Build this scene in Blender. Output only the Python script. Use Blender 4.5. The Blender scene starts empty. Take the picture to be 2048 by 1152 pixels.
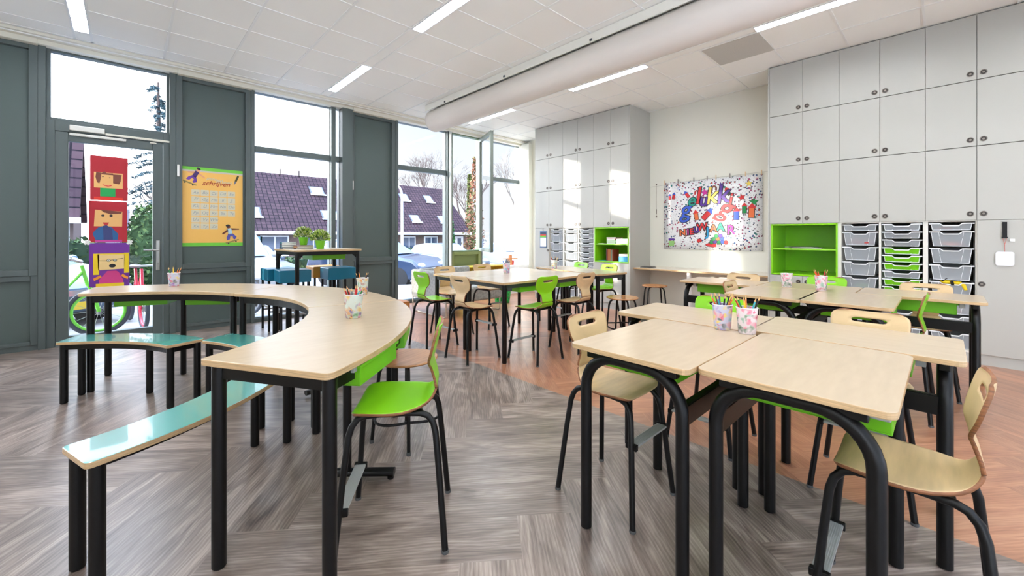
import bpy, math, random
from mathutils import Vector, Matrix
random.seed(7)
SC = bpy.context.scene
COL = SC.collection
PI = math.pi
R = math.radians

# ------------------------------------------------------------------ camera
cam_d = bpy.data.cameras.new('camera')
cam_d.sensor_width = 36.0
cam_d.lens = 816.0 / 2048.0 * 36.0
cam_d.shift_y = -104.0 / 2048.0
cam_d.clip_start = 0.05
cam_d.clip_end = 400
cam = bpy.data.objects.new('camera', cam_d)
cam.location = (0, 0, 1.225)
cam.rotation_euler = (R(90), 0, R(-43.3015))
COL.objects.link(cam)
SC.camera = cam

# ------------------------------------------------------------------ view
SC.view_settings.view_transform = 'Standard'
SC.view_settings.look = 'None'
SC.view_settings.gamma = 1.0
SC.view_settings.use_curve_mapping = False
SC.view_settings.exposure = 0.56

# ------------------------------------------------------------------ world and sun
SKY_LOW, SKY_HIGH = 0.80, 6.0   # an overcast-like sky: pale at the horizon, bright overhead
SUN_STRENGTH = 4.5
LAMP_STRENGTH = 38.0
w = bpy.data.worlds.new('sky')
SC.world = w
w.use_nodes = True
nt = w.node_tree
nt.nodes.clear()
wo = nt.nodes.new('ShaderNodeOutputWorld')
bg = nt.nodes.new('ShaderNodeBackground')
tc = nt.nodes.new('ShaderNodeTexCoord')
sx = nt.nodes.new('ShaderNodeSeparateXYZ')
rp = nt.nodes.new('ShaderNodeValToRGB')
cl = nt.nodes.new('ShaderNodeTexNoise')
mx = nt.nodes.new('ShaderNodeMixRGB')
nt.links.new(tc.outputs['Generated'], sx.inputs[0])
nt.links.new(sx.outputs['Z'], rp.inputs[0])
e = rp.color_ramp.elements
e[0].position = 0.0; e[0].color = (0.90, 0.945, 0.985, 1)
e[1].position = 0.75; e[1].color = (0.50, 0.66, 0.95, 1)
m_ = e.new(0.22); m_.color = (0.80, 0.88, 0.99, 1)
cl.inputs['Scale'].default_value = 3.0
cl.inputs['Detail'].default_value = 4.0
cr = nt.nodes.new('ShaderNodeMapRange')
cr.inputs[1].default_value = 0.45; cr.inputs[2].default_value = 0.75
cr.inputs[3].default_value = 0.0; cr.inputs[4].default_value = 0.6
nt.links.new(tc.outputs['Generated'], cl.inputs['Vector'])
nt.links.new(cl.outputs['Fac'], cr.inputs[0])
nt.links.new(cr.outputs[0], mx.inputs[0])
nt.links.new(rp.outputs[0], mx.inputs[1])
mx.inputs[2].default_value = (1, 1, 1, 1)
nt.links.new(mx.outputs[0], bg.inputs[0])
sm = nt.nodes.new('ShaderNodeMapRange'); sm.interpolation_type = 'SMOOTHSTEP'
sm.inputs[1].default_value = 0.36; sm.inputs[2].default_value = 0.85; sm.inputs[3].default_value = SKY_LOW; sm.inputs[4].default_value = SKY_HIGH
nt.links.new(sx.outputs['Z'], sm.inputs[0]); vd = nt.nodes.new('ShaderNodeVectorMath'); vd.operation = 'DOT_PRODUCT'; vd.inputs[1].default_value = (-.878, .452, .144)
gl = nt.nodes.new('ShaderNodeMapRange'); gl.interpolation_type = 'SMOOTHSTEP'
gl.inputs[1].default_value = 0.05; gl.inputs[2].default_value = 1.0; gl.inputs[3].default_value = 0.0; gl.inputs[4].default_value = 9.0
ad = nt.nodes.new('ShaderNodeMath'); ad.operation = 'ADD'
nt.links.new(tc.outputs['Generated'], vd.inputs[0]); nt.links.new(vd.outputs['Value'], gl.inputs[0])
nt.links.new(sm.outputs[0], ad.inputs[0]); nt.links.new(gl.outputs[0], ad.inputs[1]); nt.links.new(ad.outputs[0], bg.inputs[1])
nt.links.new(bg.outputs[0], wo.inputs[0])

sun_d = bpy.data.lights.new('sun', 'SUN')
sun_d.energy = SUN_STRENGTH
sun_d.angle = R(0.9)
sun_d.color = (1.0, 0.93, 0.82)
sun = bpy.data.objects.new('sun', sun_d)
COL.objects.link(sun)
# light travels towards +X and a little -Y, eight degrees below level
sdir = Vector((0.89, -0.458, -math.tan(R(8.2)))).normalized()
sun.rotation_euler = sdir.to_track_quat('-Z', 'Y').to_euler()
sun.location = (-20, 20, 9)

# ------------------------------------------------------------------ materials
def lin(c):
    c = c / 255.0
    return c / 12.92 if c <= 0.04045 else ((c + 0.055) / 1.055) ** 2.4

def rgb(c):
    return (lin(c[0]), lin(c[1]), lin(c[2]), 1.0)

MATS = {}
def mat(name, c, rough=0.5, metal=0.0, noise=0.0, nscale=8.0, stretch=None, bump=0.0, bscale=60.0,
        emit=0.0, spec=0.5, alpha=1.0, coat=0.0, c2=None):
    if name in MATS: return MATS[name]
    m = bpy.data.materials.new(name)
    m.use_nodes = True
    n = m.node_tree.nodes; l = m.node_tree.links
    b = n['Principled BSDF']
    b.inputs['Base Color'].default_value = rgb(c)
    b.inputs['Roughness'].default_value = rough
    b.inputs['Metallic'].default_value = metal
    b.inputs['Specular IOR Level'].default_value = spec
    b.inputs['Coat Weight'].default_value = coat
    b.inputs['Alpha'].default_value = alpha
    if emit:
        b.inputs['Emission Color'].default_value = rgb(c)
        b.inputs['Emission Strength'].default_value = emit
    if noise or c2:
        t = n.new('ShaderNodeTexCoord'); mp = n.new('ShaderNodeMapping')
        if stretch: mp.inputs['Scale'].default_value = stretch
        nz = n.new('ShaderNodeTexNoise'); nz.inputs['Scale'].default_value = nscale
        nz.inputs['Detail'].default_value = 6
        l.new(t.outputs['Object'], mp.inputs[0]); l.new(mp.outputs[0], nz.inputs['Vector'])
        rr = n.new('ShaderNodeValToRGB')
        a = rr.color_ramp.elements
        a[0].position = 0.3; a[1].position = 0.7
        k = noise or 0.1
        a[0].color = rgb([max(0, v * (1 - k)) for v in c])
        a[1].color = rgb(c2) if c2 else rgb([min(255, v * (1 + k * 0.5)) for v in c])
        l.new(nz.outputs['Fac'], rr.inputs[0]); l.new(rr.outputs[0], b.inputs['Base Color'])
    if bump:
        t2 = n.new('ShaderNodeTexCoord'); n2 = n.new('ShaderNodeTexNoise'); n2.inputs['Scale'].default_value = bscale
        bb = n.new('ShaderNodeBump'); bb.inputs['Strength'].default_value = bump; bb.inputs['Distance'].default_value = 0.01
        l.new(t2.outputs['Object'], n2.inputs['Vector']); l.new(n2.outputs['Fac'], bb.inputs['Height']); l.new(bb.outputs[0], b.inputs['Normal'])
    MATS[name] = m
    return m

def glass_mat(name, tint=(255, 255, 255), mixf=1.0, rough=0.0):
    if name in MATS: return MATS[name]
    m = bpy.data.materials.new(name); m.use_nodes = True
    n = m.node_tree.nodes; l = m.node_tree.links
    n.clear()
    o = n.new('ShaderNodeOutputMaterial'); t = n.new('ShaderNodeBsdfTransparent'); g = n.new('ShaderNodeBsdfGlossy')
    f = n.new('ShaderNodeFresnel'); f.inputs[0].default_value = 1.35
    mm = n.new('ShaderNodeMath'); mm.operation = 'MULTIPLY'; mm.inputs[1].default_value = mixf
    x = n.new('ShaderNodeMixShader')
    t.inputs[0].default_value = rgb(tint); g.inputs['Roughness'].default_value = rough
    ge = n.new('ShaderNodeNewGeometry'); sb = n.new('ShaderNodeMath'); sb.operation = 'SUBTRACT'; sb.inputs[0].default_value = 1.0
    m3 = n.new('ShaderNodeMath'); m3.operation = 'MULTIPLY'
    l.new(ge.outputs['Backfacing'], sb.inputs[1]); l.new(f.outputs[0], m3.inputs[0]); l.new(sb.outputs[0], m3.inputs[1])
    l.new(m3.outputs[0], mm.inputs[0]); l.new(mm.outputs[0], x.inputs[0]); l.new(t.outputs[0], x.inputs[1]); l.new(g.outputs[0], x.inputs[2]); l.new(x.outputs[0], o.inputs[0])
    MATS[name] = m
    return m

def clear_plastic(name, c, opacity=0.45, rough=0.25):
    if name in MATS: return MATS[name]
    m = bpy.data.materials.new(name); m.use_nodes = True
    n = m.node_tree.nodes; l = m.node_tree.links
    b = n['Principled BSDF']; b.inputs['Base Color'].default_value = rgb(c); b.inputs['Roughness'].default_value = rough
    o = n['Material Output']; t = n.new('ShaderNodeBsdfTransparent'); x = n.new('ShaderNodeMixShader')
    x.inputs[0].default_value = opacity
    l.new(t.outputs[0], x.inputs[1]); l.new(b.outputs[0], x.inputs[2]); l.new(x.outputs[0], o.inputs[0])
    MATS[name] = m
    return m

def floral(name, seed, base, cols):
    """printed flower pattern: voronoi blobs of several colours"""
    m = bpy.data.materials.new(name); m.use_nodes = True
    n = m.node_tree.nodes; l = m.node_tree.links
    b = n['Principled BSDF']; b.inputs['Roughness'].default_value = 0.25
    t = n.new('ShaderNodeTexCoord'); mp = n.new('ShaderNodeMapping'); mp.inputs['Location'].default_value = (seed, seed * 1.7, seed * .3)
    nz = n.new('ShaderNodeTexNoise'); nz.inputs['Scale'].default_value = 25
    add = n.new('ShaderNodeMixRGB'); add.blend_type = 'ADD'; add.inputs[0].default_value = 0.06
    v = n.new('ShaderNodeTexVoronoi'); v.inputs['Scale'].default_value = 46
    l.new(t.outputs['Object'], mp.inputs[0]); l.new(mp.outputs[0], add.inputs[1]); l.new(nz.outputs['Color'], add.inputs[2]); l.new(mp.outputs[0], nz.inputs['Vector'])
    l.new(add.outputs[0], v.inputs['Vector'])
    s = n.new('ShaderNodeSeparateColor'); l.new(v.outputs['Color'], s.inputs[0])
    rr = n.new('ShaderNodeValToRGB'); rr.color_ramp.interpolation = 'CONSTANT'
    el = rr.color_ramp.elements
    allc = [base] + cols
    el[0].position = 0; el[0].color = rgb(allc[0]); el[1].position = 0.3; el[1].color = rgb(allc[1])
    for i, c in enumerate(allc[2:]):
        q = el.new(0.3 + 0.7 * (i + 1) / (len(allc) - 1)); q.color = rgb(c)
    l.new(s.outputs[0], rr.inputs[0])
    r2 = n.new('ShaderNodeValToRGB'); r2.color_ramp.elements[0].position = 0.0; r2.color_ramp.elements[1].position = 1.0
    r2.color_ramp.elements[0].color = (0, 0, 0, 1); r2.color_ramp.elements[1].color = (1, 1, 1, 1)
    l.new(v.outputs['Distance'], r2.inputs[0])
    x = n.new('ShaderNodeMixRGB'); x.inputs[2].default_value = rgb(base)
    l.new(r2.outputs[0], x.inputs[0]); l.new(rr.outputs[0], x.inputs[1]); l.new(x.outputs[0], b.inputs['Base Color'])
    MATS[name] = m
    return m

def mix_attr_wood(name):
    """vinyl planks: grain runs along the plank's own UV, tone per plank, two colour zones"""
    m = bpy.data.materials.new(name); m.use_nodes = True
    n = m.node_tree.nodes; l = m.node_tree.links
    b = n['Principled BSDF']
    uv = n.new('ShaderNodeUVMap'); uv.uv_map = 'UVMap'
    m1 = n.new('ShaderNodeMapping'); m1.inputs['Scale'].default_value = (3.0, 60, 1)
    g1 = n.new('ShaderNodeTexNoise'); g1.inputs['Scale'].default_value = 2.2; g1.inputs['Detail'].default_value = 10; g1.inputs['Roughness'].default_value = 0.65; g1.inputs['Distortion'].default_value = 0.6
    m2 = n.new('ShaderNodeMapping'); m2.inputs['Scale'].default_value = (1.0, 6, 1)
    g2 = n.new('ShaderNodeTexWave'); g2.wave_type = 'RINGS'; g2.inputs['Scale'].default_value = 3.2; g2.inputs['Distortion'].default_value = 9; g2.inputs['Detail'].default_value = 3; g2.inputs['Detail Scale'].default_value = 1.1
    l.new(uv.outputs[0], m1.inputs[0]); l.new(m1.outputs[0], g1.inputs['Vector'])
    l.new(uv.outputs[0], m2.inputs[0]); l.new(m2.outputs[0], g2.inputs['Vector'])
    m3 = n.new('ShaderNodeMapping'); m3.inputs['Scale'].default_value = (1.4, 7, 1)
    g3 = n.new('ShaderNodeTexNoise'); g3.inputs['Scale'].default_value = 1.4; g3.inputs['Detail'].default_value = 5; g3.inputs['Distortion'].default_value = 1.5
    l.new(uv.outputs[0], m3.inputs[0]); l.new(m3.outputs[0], g3.inputs['Vector'])
    mg0 = n.new('ShaderNodeMixRGB'); mg0.inputs[0].default_value = 0.66
    l.new(g1.outputs['Fac'], mg0.inputs[1]); l.new(g3.outputs['Fac'], mg0.inputs[2])
    mixg = n.new('ShaderNodeMixRGB'); mixg.inputs[0].default_value = 0.075
    l.new(mg0.outputs[0], mixg.inputs[1]); l.new(g2.outputs['Fac'], mixg.inputs[2])
    at = n.new('ShaderNodeAttribute'); at.attribute_name = 'tone'
    def ramp(c0, c1, c2):
        r = n.new('ShaderNodeValToRGB'); e = r.color_ramp.elements
        e[0].position = 0.33; e[0].color = rgb(c0); e[1].position = 0.67; e[1].color = rgb(c2)
        q = e.new(0.5); q.color = rgb(c1)
        l.new(mixg.outputs[0], r.inputs[0]); return r
    ra = ramp((88, 74, 67), (140, 123, 113), (190, 174, 163))
    rb = ramp((152, 98, 70), (184, 126, 93), (208, 154, 120))
    geo = n.new('ShaderNodeNewGeometry'); sp = n.new('ShaderNodeSeparateXYZ'); l.new(geo.outputs['Position'], sp.inputs[0])
    gt = n.new('ShaderNodeMath'); gt.operation = 'GREATER_THAN'; gt.inputs[1].default_value = 2.44
    l.new(sp.outputs['X'], gt.inputs[0])
    zone = n.new('ShaderNodeMixRGB'); l.new(gt.outputs[0], zone.inputs[0]); l.new(ra.outputs[0], zone.inputs[1]); l.new(rb.outputs[0], zone.inputs[2])
    mul = n.new('ShaderNodeMixRGB'); mul.blend_type = 'MULTIPLY'; mul.inputs[0].default_value = 1
    l.new(zone.outputs[0], mul.inputs[1]); l.new(at.outputs['Color'], mul.inputs[2]); l.new(mul.outputs[0], b.inputs['Base Color'])
    b.inputs['Roughness'].default_value = 0.30; b.inputs['Specular IOR Level'].default_value = 0.9; b.inputs['Coat Weight'].default_value = 0.35; b.inputs['Coat Roughness'].default_value = 0.35
    bp = n.new('ShaderNodeBump'); bp.inputs['Strength'].default_value = 0.06; bp.inputs['Distance'].default_value = 0.004
    l.new(mixg.outputs[0], bp.inputs['Height']); l.new(bp.outputs[0], b.inputs['Normal'])
    return m

BLACK = mat('black powder coat', (5, 5, 6), 0.38, spec=0.35)
LAM = mat('birch laminate', (200, 179, 151), 0.24, noise=0.022, nscale=7, stretch=(1, 5, 1))
EDGE = mat('birch plywood edge', (206, 172, 128), 0.45, noise=0.15, nscale=12, stretch=(1, 1, 30))
PLY = mat('natural beech veneer', (224, 192, 146), 0.35, noise=0.07, nscale=5, stretch=(8, 1, 1))
PLYEDGE = mat('brown plywood edge', (150, 96, 60), 0.5, noise=0.25, nscale=20, stretch=(1, 1, 8))
LIME = mat('lime green laminate', (138, 210, 26), 0.3)
LIMEP = mat('lime green plastic', (112, 190, 22), 0.4)
ALU = mat('ribbed aluminium', (186, 188, 186), 0.38, 0.25)
STEEL = mat('brushed steel', (170, 170, 168), 0.3, 0.9)
TEAL = mat('teal laminate', (84, 168, 160), 0.24, coat=0.6, spec=0.7)
GREY = mat('grey plastic runner', (170, 172, 168), 0.5)
FRAME = mat('grey green painted frame', (82, 92, 91), 0.42)
PANEL = mat('grey green painted panel', (80, 93, 90), 0.45, bump=0.03, bscale=300)
WALL = mat('cream wall paint', (232, 230, 218), 0.85, bump=0.05, bscale=400)
CREAM = mat('cream trim', (226, 222, 208), 0.6)
CAB = mat('white cabinet laminate', (184, 183, 176), 0.38)
CABIN = mat('white cabinet core', (225, 223, 214), 0.5)
GAP_SHADE = mat('painted gap shade', (70, 66, 58), 0.8)  # dark colour standing in for the shade between cabinet doors
HND = mat('grey finger pull', (140, 132, 124), 0.35, 0.5)
HNDD = mat('dark finger pull recess', (48, 44, 42), 0.5)
CEIL = mat('mineral ceiling tile', (244, 242, 236), 0.9, bump=0.1, bscale=500)
CGRID = mat('ceiling grid steel', (238, 237, 233), 0.45)
DUCT = mat('white textile duct', (222, 214, 206), 0.75, noise=0.03, nscale=1.5, stretch=(3, 0.5, 3), bump=0.1, bscale=6)
WHITE = mat('white paint', (240, 240, 238), 0.4)
GLASS = glass_mat('window glass')
PAPER = mat('white paper', (240, 240, 238), 0.7)

# ------------------------------------------------------------------ mesh builder
class MB:
    def __init__(s): s.v = []; s.f = []; s.m = []; s.T = Matrix.Identity(4)
    def add(s, vs, fs, mi=0):
        o = len(s.v)
        for p in vs: s.v.append(tuple(s.T @ Vector(p)))
        for i, f in enumerate(fs):
            s.f.append([o + k for k in f]); s.m.append(mi[i] if isinstance(mi, list) else mi)
    def box(s, x0, x1, y0, y1, z0, z1, mi=0):
        s.add([(x0,y0,z0),(x1,y0,z0),(x1,y1,z0),(x0,y1,z0),(x0,y0,z1),(x1,y0,z1),(x1,y1,z1),(x0,y1,z1)],
              [(0,3,2,1),(4,5,6,7),(0,1,5,4),(1,2,6,5),(2,3,7,6),(3,0,4,7)], mi)
        return s
    def prism(s, poly, z0, z1, mt=0, ms=None):
        n = len(poly); ms = mt if ms is None else ms
        a = sum(poly[i][0]*poly[(i+1)%n][1]-poly[(i+1)%n][0]*poly[i][1] for i in range(n))
        if a < 0: poly = poly[::-1]
        vs = [(x,y,z0) for x,y in poly] + [(x,y,z1) for x,y in poly]
        fs = [tuple(range(n-1,-1,-1)), tuple(range(n,2*n))] + [(i,(i+1)%n,n+(i+1)%n,n+i) for i in range(n)]
        s.add(vs, fs, [mt, mt] + [ms]*n)
        return s
    def tube(s, pts, r, n=10, closed=False, mi=0, flat=1.0, caps=True):
        P = [Vector(p) for p in pts]; k = len(P)
        rs = r if isinstance(r, (list, tuple)) else [r]*k
        vs = []; up = None
        for i in range(k):
            if closed: t = P[(i+1)%k] - P[i-1]
            elif i == 0: t = P[1]-P[0]
            elif i == k-1: t = P[-1]-P[-2]
            else: t = (P[i+1]-P[i]).normalized() + (P[i]-P[i-1]).normalized()
            t.normalize()
            if up is None:
                up = Vector((0,0,1)) if abs(t.z) < 0.9 else Vector((1,0,0))
            a = (up - t*up.dot(t)).normalized(); bb = t.cross(a); up = a
            for j in range(n):
                q = 2*PI*j/n
                vs.append(P[i] + (a*math.cos(q)*flat + bb*math.sin(q))*rs[i])
        fs = []
        for i in range(k if closed else k-1):
            i2 = (i+1) % k
            for j in range(n):
                j2 = (j+1) % n
                fs.append((i*n+j, i*n+j2, i2*n+j2, i2*n+j))
        if not closed and caps:
            fs.append(tuple(range(n-1,-1,-1))); fs.append(tuple((k-1)*n+j for j in range(n)))
        s.add([tuple(v) for v in vs], fs, mi)
        return s
    def lathe(s, prof, n=20, c=(0,0,0), mi=0, cap0=True, cap1=True):
        vs = []; k = len(prof)
        for r, z in prof:
            for j in range(n):
                q = 2*PI*j/n; vs.append((c[0]+r*math.cos(q), c[1]+r*math.sin(q), c[2]+z))
        fs = []
        for i in range(k-1):
            for j in range(n):
                j2 = (j+1)%n; fs.append((i*n+j, i*n+j2, (i+1)*n+j2, (i+1)*n+j))
        if cap0: fs.append(tuple(range(n-1,-1,-1)))
        if cap1: fs.append(tuple((k-1)*n+j for j in range(n)))
        s.add(vs, fs, mi)
        return s
    def ball(s, c, r, n=10, sz=(1,1,1), mi=0):
        prof = []
        vs=[(c[0],c[1],c[2]-r*sz[2])]; rows=n//2
        for i in range(1,rows):
            a=-PI/2+PI*i/rows
            for j in range(n):
                q=2*PI*j/n; vs.append((c[0]+r*sz[0]*math.cos(a)*math.cos(q), c[1]+r*sz[1]*math.cos(a)*math.sin(q), c[2]+r*sz[2]*math.sin(a)))
        vs.append((c[0],c[1],c[2]+r*sz[2])); fs=[]
        for j in range(n): fs.append((0,1+(j+1)%n,1+j))
        for i in range(rows-2):
            for j in range(n):
                j2=(j+1)%n; fs.append((1+i*n+j,1+i*n+j2,1+(i+1)*n+j2,1+(i+1)*n+j))
        b=1+(rows-2)*n
        for j in range(n): fs.append((b+j,b+(j+1)%n,len(vs)-1))
        s.add(vs,fs,mi); return s
    def mesh(s, name, mats):
        me = bpy.data.meshes.new(name); me.from_pydata(s.v, [], s.f); me.update()
        for m in (mats if isinstance(mats, (list, tuple)) else [mats]): me.materials.append(m)
        for i, p in enumerate(me.polygons): p.material_index = s.m[i]
        return me
    def build(s, name, mats, parent=None, smooth=False, bevel=0.0, loc=None, segs=2):
        me = s.mesh(name, mats)
        if smooth:
            me.polygons.foreach_set('use_smooth', [True]*len(me.polygons))
            me.set_sharp_from_angle(angle=R(38))
        o = bpy.data.objects.new(name, me); COL.objects.link(o)
        if loc: o.location = loc
        if parent is not None: o.parent = parent
        if bevel:
            b = o.modifiers.new('bevel', 'BEVEL'); b.width = bevel; b.segments = segs; b.limit_method = 'ANGLE'; b.angle_limit = R(50)
        return o

def tag(o, label=None, cat=None, group=None, kind=None):
    if label: o['label'] = label
    if cat: o['category'] = cat
    if group: o['group'] = group
    if kind: o['kind'] = kind
    return o

def thing(name, label, cat, loc=(0,0,0), rz=0.0, group=None):
    o = bpy.data.objects.new(name, None); o.empty_display_size = 0.1; COL.objects.link(o)
    o.location = loc; o.rotation_euler = (0,0,rz)
    return tag(o, label, cat, group)

def struct(name, mb, m, parent=None, **k):
    o = mb.build(name, m, parent, **k)
    if parent is None: o['kind'] = 'structure'
    return o

def dup(root, loc=None, rz=None, label=None, group=None, scale=None):
    kids = {}
    for ob in COL.objects: 
        if ob.parent is not None: kids.setdefault(ob.parent.name, []).append(ob)
    def cp(o, par):
        c = o.copy(); COL.objects.link(c)
        if par is not None: c.parent = par
        for ch in kids.get(o.name, []): cp(ch, c)
        return c
    r = cp(root, None)
    if loc is not None: r.location = loc
    if rz is not None: r.rotation_euler = (0,0,rz)
    if scale is not None: r.scale = scale
    if label: r['label'] = label
    if group: r['group'] = group
    return r

def rrect(x0, x1, y0, y1, r, n=5):
    p = []
    for cx, cy, a in ((x1-r,y1-r,0),(x0+r,y1-r,90),(x0+r,y0+r,180),(x1-r,y0+r,270)):
        for i in range(n+1):
            q = R(a + 90*i/n); p.append((cx+r*math.cos(q), cy+r*math.sin(q)))
    return p

def round_poly(pts, r, n=5):
    out = []; k = len(pts)
    for i in range(k):
        a, b, c = Vector(pts[i-1]), Vector(pts[i]), Vector(pts[(i+1)%k])
        u = (a-b); v = (c-b)
        ang = u.angle(v) if u.length > 1e-6 and v.length > 1e-6 else PI
        if ang > R(150): out.append(tuple(b)); continue
        d = min(r / math.tan(ang/2), u.length*0.45, v.length*0.45)
        p0 = b + u.normalized()*d; p1 = b + v.normalized()*d
        for j in range(n+1):
            t = j/n; q = p0*(1-t)**2 + b*2*t*(1-t) + p1*t*t; out.append(tuple(q))
    return out

def sector(cx, cy, r1, r2, a0, a1, n=20, rad=0.03):
    pts = [(cx+r2*math.cos(R(a0+(a1-a0)*i/n)), cy+r2*math.sin(R(a0+(a1-a0)*i/n))) for i in range(n+1)]
    pts += [(cx+r1*math.cos(R(a1+(a0-a1)*i/n)), cy+r1*math.sin(R(a1+(a0-a1)*i/n))) for i in range(n+1)]
    return round_poly(pts, rad)

def text(s, name, m, size, loc, rot, parent=None, ext=0.0006, align='CENTER', shear=0.0, off=0.0):
    c = bpy.data.curves.new(name, 'FONT'); c.body = s; c.size = size; c.extrude = ext; c.align_x = align; c.align_y = 'CENTER'; c.shear = shear; c.offset = off
    c.materials.append(m)
    tmp = bpy.data.objects.new('tmp', c); COL.objects.link(tmp)
    me = bpy.data.meshes.new_from_object(tmp.evaluated_get(bpy.context.evaluated_depsgraph_get()))
    bpy.data.objects.remove(tmp); bpy.data.curves.remove(c)
    if not me.materials: me.materials.append(m)
    o = bpy.data.objects.new(name, me); COL.objects.link(o); o.location = loc; o.rotation_euler = rot
    if parent is not None: o.parent = parent
    return o

# =================================================================== THE ROOM
YW = 6.75      # window wall
XR = 6.55      # right wall
XL, YB = -3.55, -2.3
HC = 3.35

# floor: one mesh of planks laid in herringbone, clipped to the room
def clip(poly, x0, x1, y0, y1):
    for ax, lim, sg in ((0,x0,1),(0,x1,-1),(1,y0,1),(1,y1,-1)):
        out = []
        for i in range(len(poly)):
            a, b = poly[i-1], poly[i]
            ia = sg*(a[ax]-lim) >= 0; ib = sg*(b[ax]-lim) >= 0
            if ia != ib:
                t = (lim-a[ax])/(b[ax]-a[ax]); out.append((a[0]+t*(b[0]-a[0]), a[1]+t*(b[1]-a[1])))
            if ib: out.append(b)
        poly = out
        if len(poly) < 3: return []
    return poly
def make_floor():
    W_, L_ = 0.24, 1.20
    ang = R(51.6-90)   # direction of the first set of planks, seen from above
    ca, sa = math.cos(ang), math.sin(ang)
    vs, fs, uvs, tones = [], [], [], []
    rnd = random.Random(3)
    n = int(L_/W_+.5)
    planks = []
    for i in range(-70, 71):
        for j in range(-16, 17):
            # herringbone: horizontal plank at (x,y), vertical plank attached
            x = i*W_ + j*L_*1.0; y = i*W_ - j*L_*1.0
            planks.append((x, y, 0)); planks.append((x+L_, y+W_-L_, 1))
    for (x, y, d) in planks:
        q = [(x,y),(x+L_,y),(x+L_,y+W_),(x,y+W_)] if d == 0 else [(x,y),(x+W_,y),(x+W_,y+L_),(x,y+L_)]
        wq = [(ca*a-sa*b+1.5, sa*a+ca*b+2.0) for a, b in q]
        cxm = sum(p[0] for p in wq)/4; cym = sum(p[1] for p in wq)/4
        if not (XL-1 < cxm < XR+1 and YB-1 < cym < YW+1): continue
        c = clip(wq, XL, XR, YB, YW)
        if not c: continue
        ou, ov = rnd.uniform(0,40), rnd.uniform(0,40); t = rnd.uniform(0.80,1.08)
        if sum(c[k-1][0]*c[k][1]-c[k][0]*c[k-1][1] for k in range(len(c))) < 0: c = c[::-1]
        o = len(vs)
        for p in c:
            a = ca*(p[0]-1.5)+sa*(p[1]-2.0); b = -sa*(p[0]-1.5)+ca*(p[1]-2.0)
            if d == 0: u, v = a-x, b-y
            else: u, v = b-y, a-x
            vs.append((p[0],p[1],0)); uvs.append((u+ou, v+ov))
        fs.append(list(range(o, len(vs)))); tones.append(t)
    me = bpy.data.meshes.new('floor'); me.from_pydata(vs, [], fs); me.update()
    ul = me.uv_layers.new(name='UVMap'); me.color_attributes.new('tone', 'FLOAT_COLOR', 'CORNER'); ul = me.uv_layers['UVMap']; ca_ = me.color_attributes['tone']
    for p in me.polygons:
        for li in p.loop_indices:
            ul.data[li].uv = uvs[me.loops[li].vertex_index]; t = tones[p.index]; ca_.data[li].color = (t,t,t,1)
    me.materials.append(mix_attr_wood('vinyl wood planks'))
    o = bpy.data.objects.new('floor', me); COL.objects.link(o); o['kind'] = 'structure'
    return o
make_floor()
b = MB(); b.box(XL-.3, XR+.3, YB-.3, YW+.12, -0.3, -0.002); struct('floor_slab', b, mat('concrete', (150,150,148), .9))

# ceiling tiles and steel grid
b = MB(); b.box(XL-.3, XR+.3, YB-.3, YW+.1, HC, HC+.1); struct('ceiling', b, CEIL)
g = MB()
LANES = [-2.93, -0.41, 2.11, 4.63]
xl = []
for L in LANES:
    xl += [L, L+.13] + [L+.13+.5975*k for k in (1,2,3)]
xl.append(6.5)
zb0, zb1 = HC-.006, HC
for x in xl:
    if XL < x < XR: g.box(x-.011, x+.011, YB, 6.42, zb0, zb1)
ys = [0.14+.6*k for k in range(-4, 11)]
for y in ys:
    for i in range(len(xl)-1):
        a, c = xl[i], xl[i+1]
        if c-a < .3: continue
        g.box(a+.011, c-.011, y-.009, y+.009, zb0, zb1)
g.box(XL, XR, 6.40, 6.43, zb0, zb1)
struct('ceiling_grid', g, CGRID)
g = MB(); g.box(XL, XR, 6.46, 6.62, HC-.03, HC); g.box(XL, XR, 6.62, 6.76, HC-.075, HC)
struct('trim_1', g, CREAM, bevel=.004)
# roller blind boxes above the solid panels
for i, (x0, x1) in enumerate(((-1.0,-.70),(0.46,1.27),(2.68,3.46))):
    g = MB(); g.box(x0, x1, 6.60, 6.72, HC-.085, HC-.012)
    o = g.build('blind_box', CREAM, bevel=.006)
    tag(o, ['cream roller blind box above the dark panel at the left end','cream roller blind box above the alphabet poster panel','cream roller blind box above the panel beside the tall round table leg'][i] if i < 2 else 'cream roller blind box above the dark panel right of the high table', 'blind box', 'roller blind boxes')

# walls
b = MB(); b.box(XR, XR+.25, YB-.3, YW+.12, 0, HC); struct('wall_right', b, WALL)
b = MB(); b.box(XL-.25, XR+.25, YB-.25, YB, 0, .08); b.box(XL-.25, XR+.25, YB-.25, YB, 3.15, HC)
for x in (XL-.25, -1.0, 1.5, 4.0, XR-.2): b.box(x, x+.25, YB-.25, YB, .08, 3.15)
b.box(4.25, XR-.2, YB-.25, YB, .08, 3.15)  # right bay kept solid so less of the added daylight falls there
struct('wall_back', b, WALL)

b = MB(); b.box(XL-.25, XL, YB, YW+.12, 0, HC); struct('wall_left', b, WALL)

# ------- window wall: posts, rails, panels
F0, F1 = YW-.05, YW+.10   # frame depth
def rect_frame(mb, x0, x1, z0, z1, w, y0=F0, y1=F1, wb=None):
    wb = w if wb is None else wb
    mb.box(x0, x0+w, y0, y1, z0, z1); mb.box(x1-w, x1, y0, y1, z0, z1)
    mb.box(x0+w, x1-w, y0, y1, z1-w, z1); mb.box(x0+w, x1-w, y0, y1, z0, z0+wb)
fr = MB()
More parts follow.
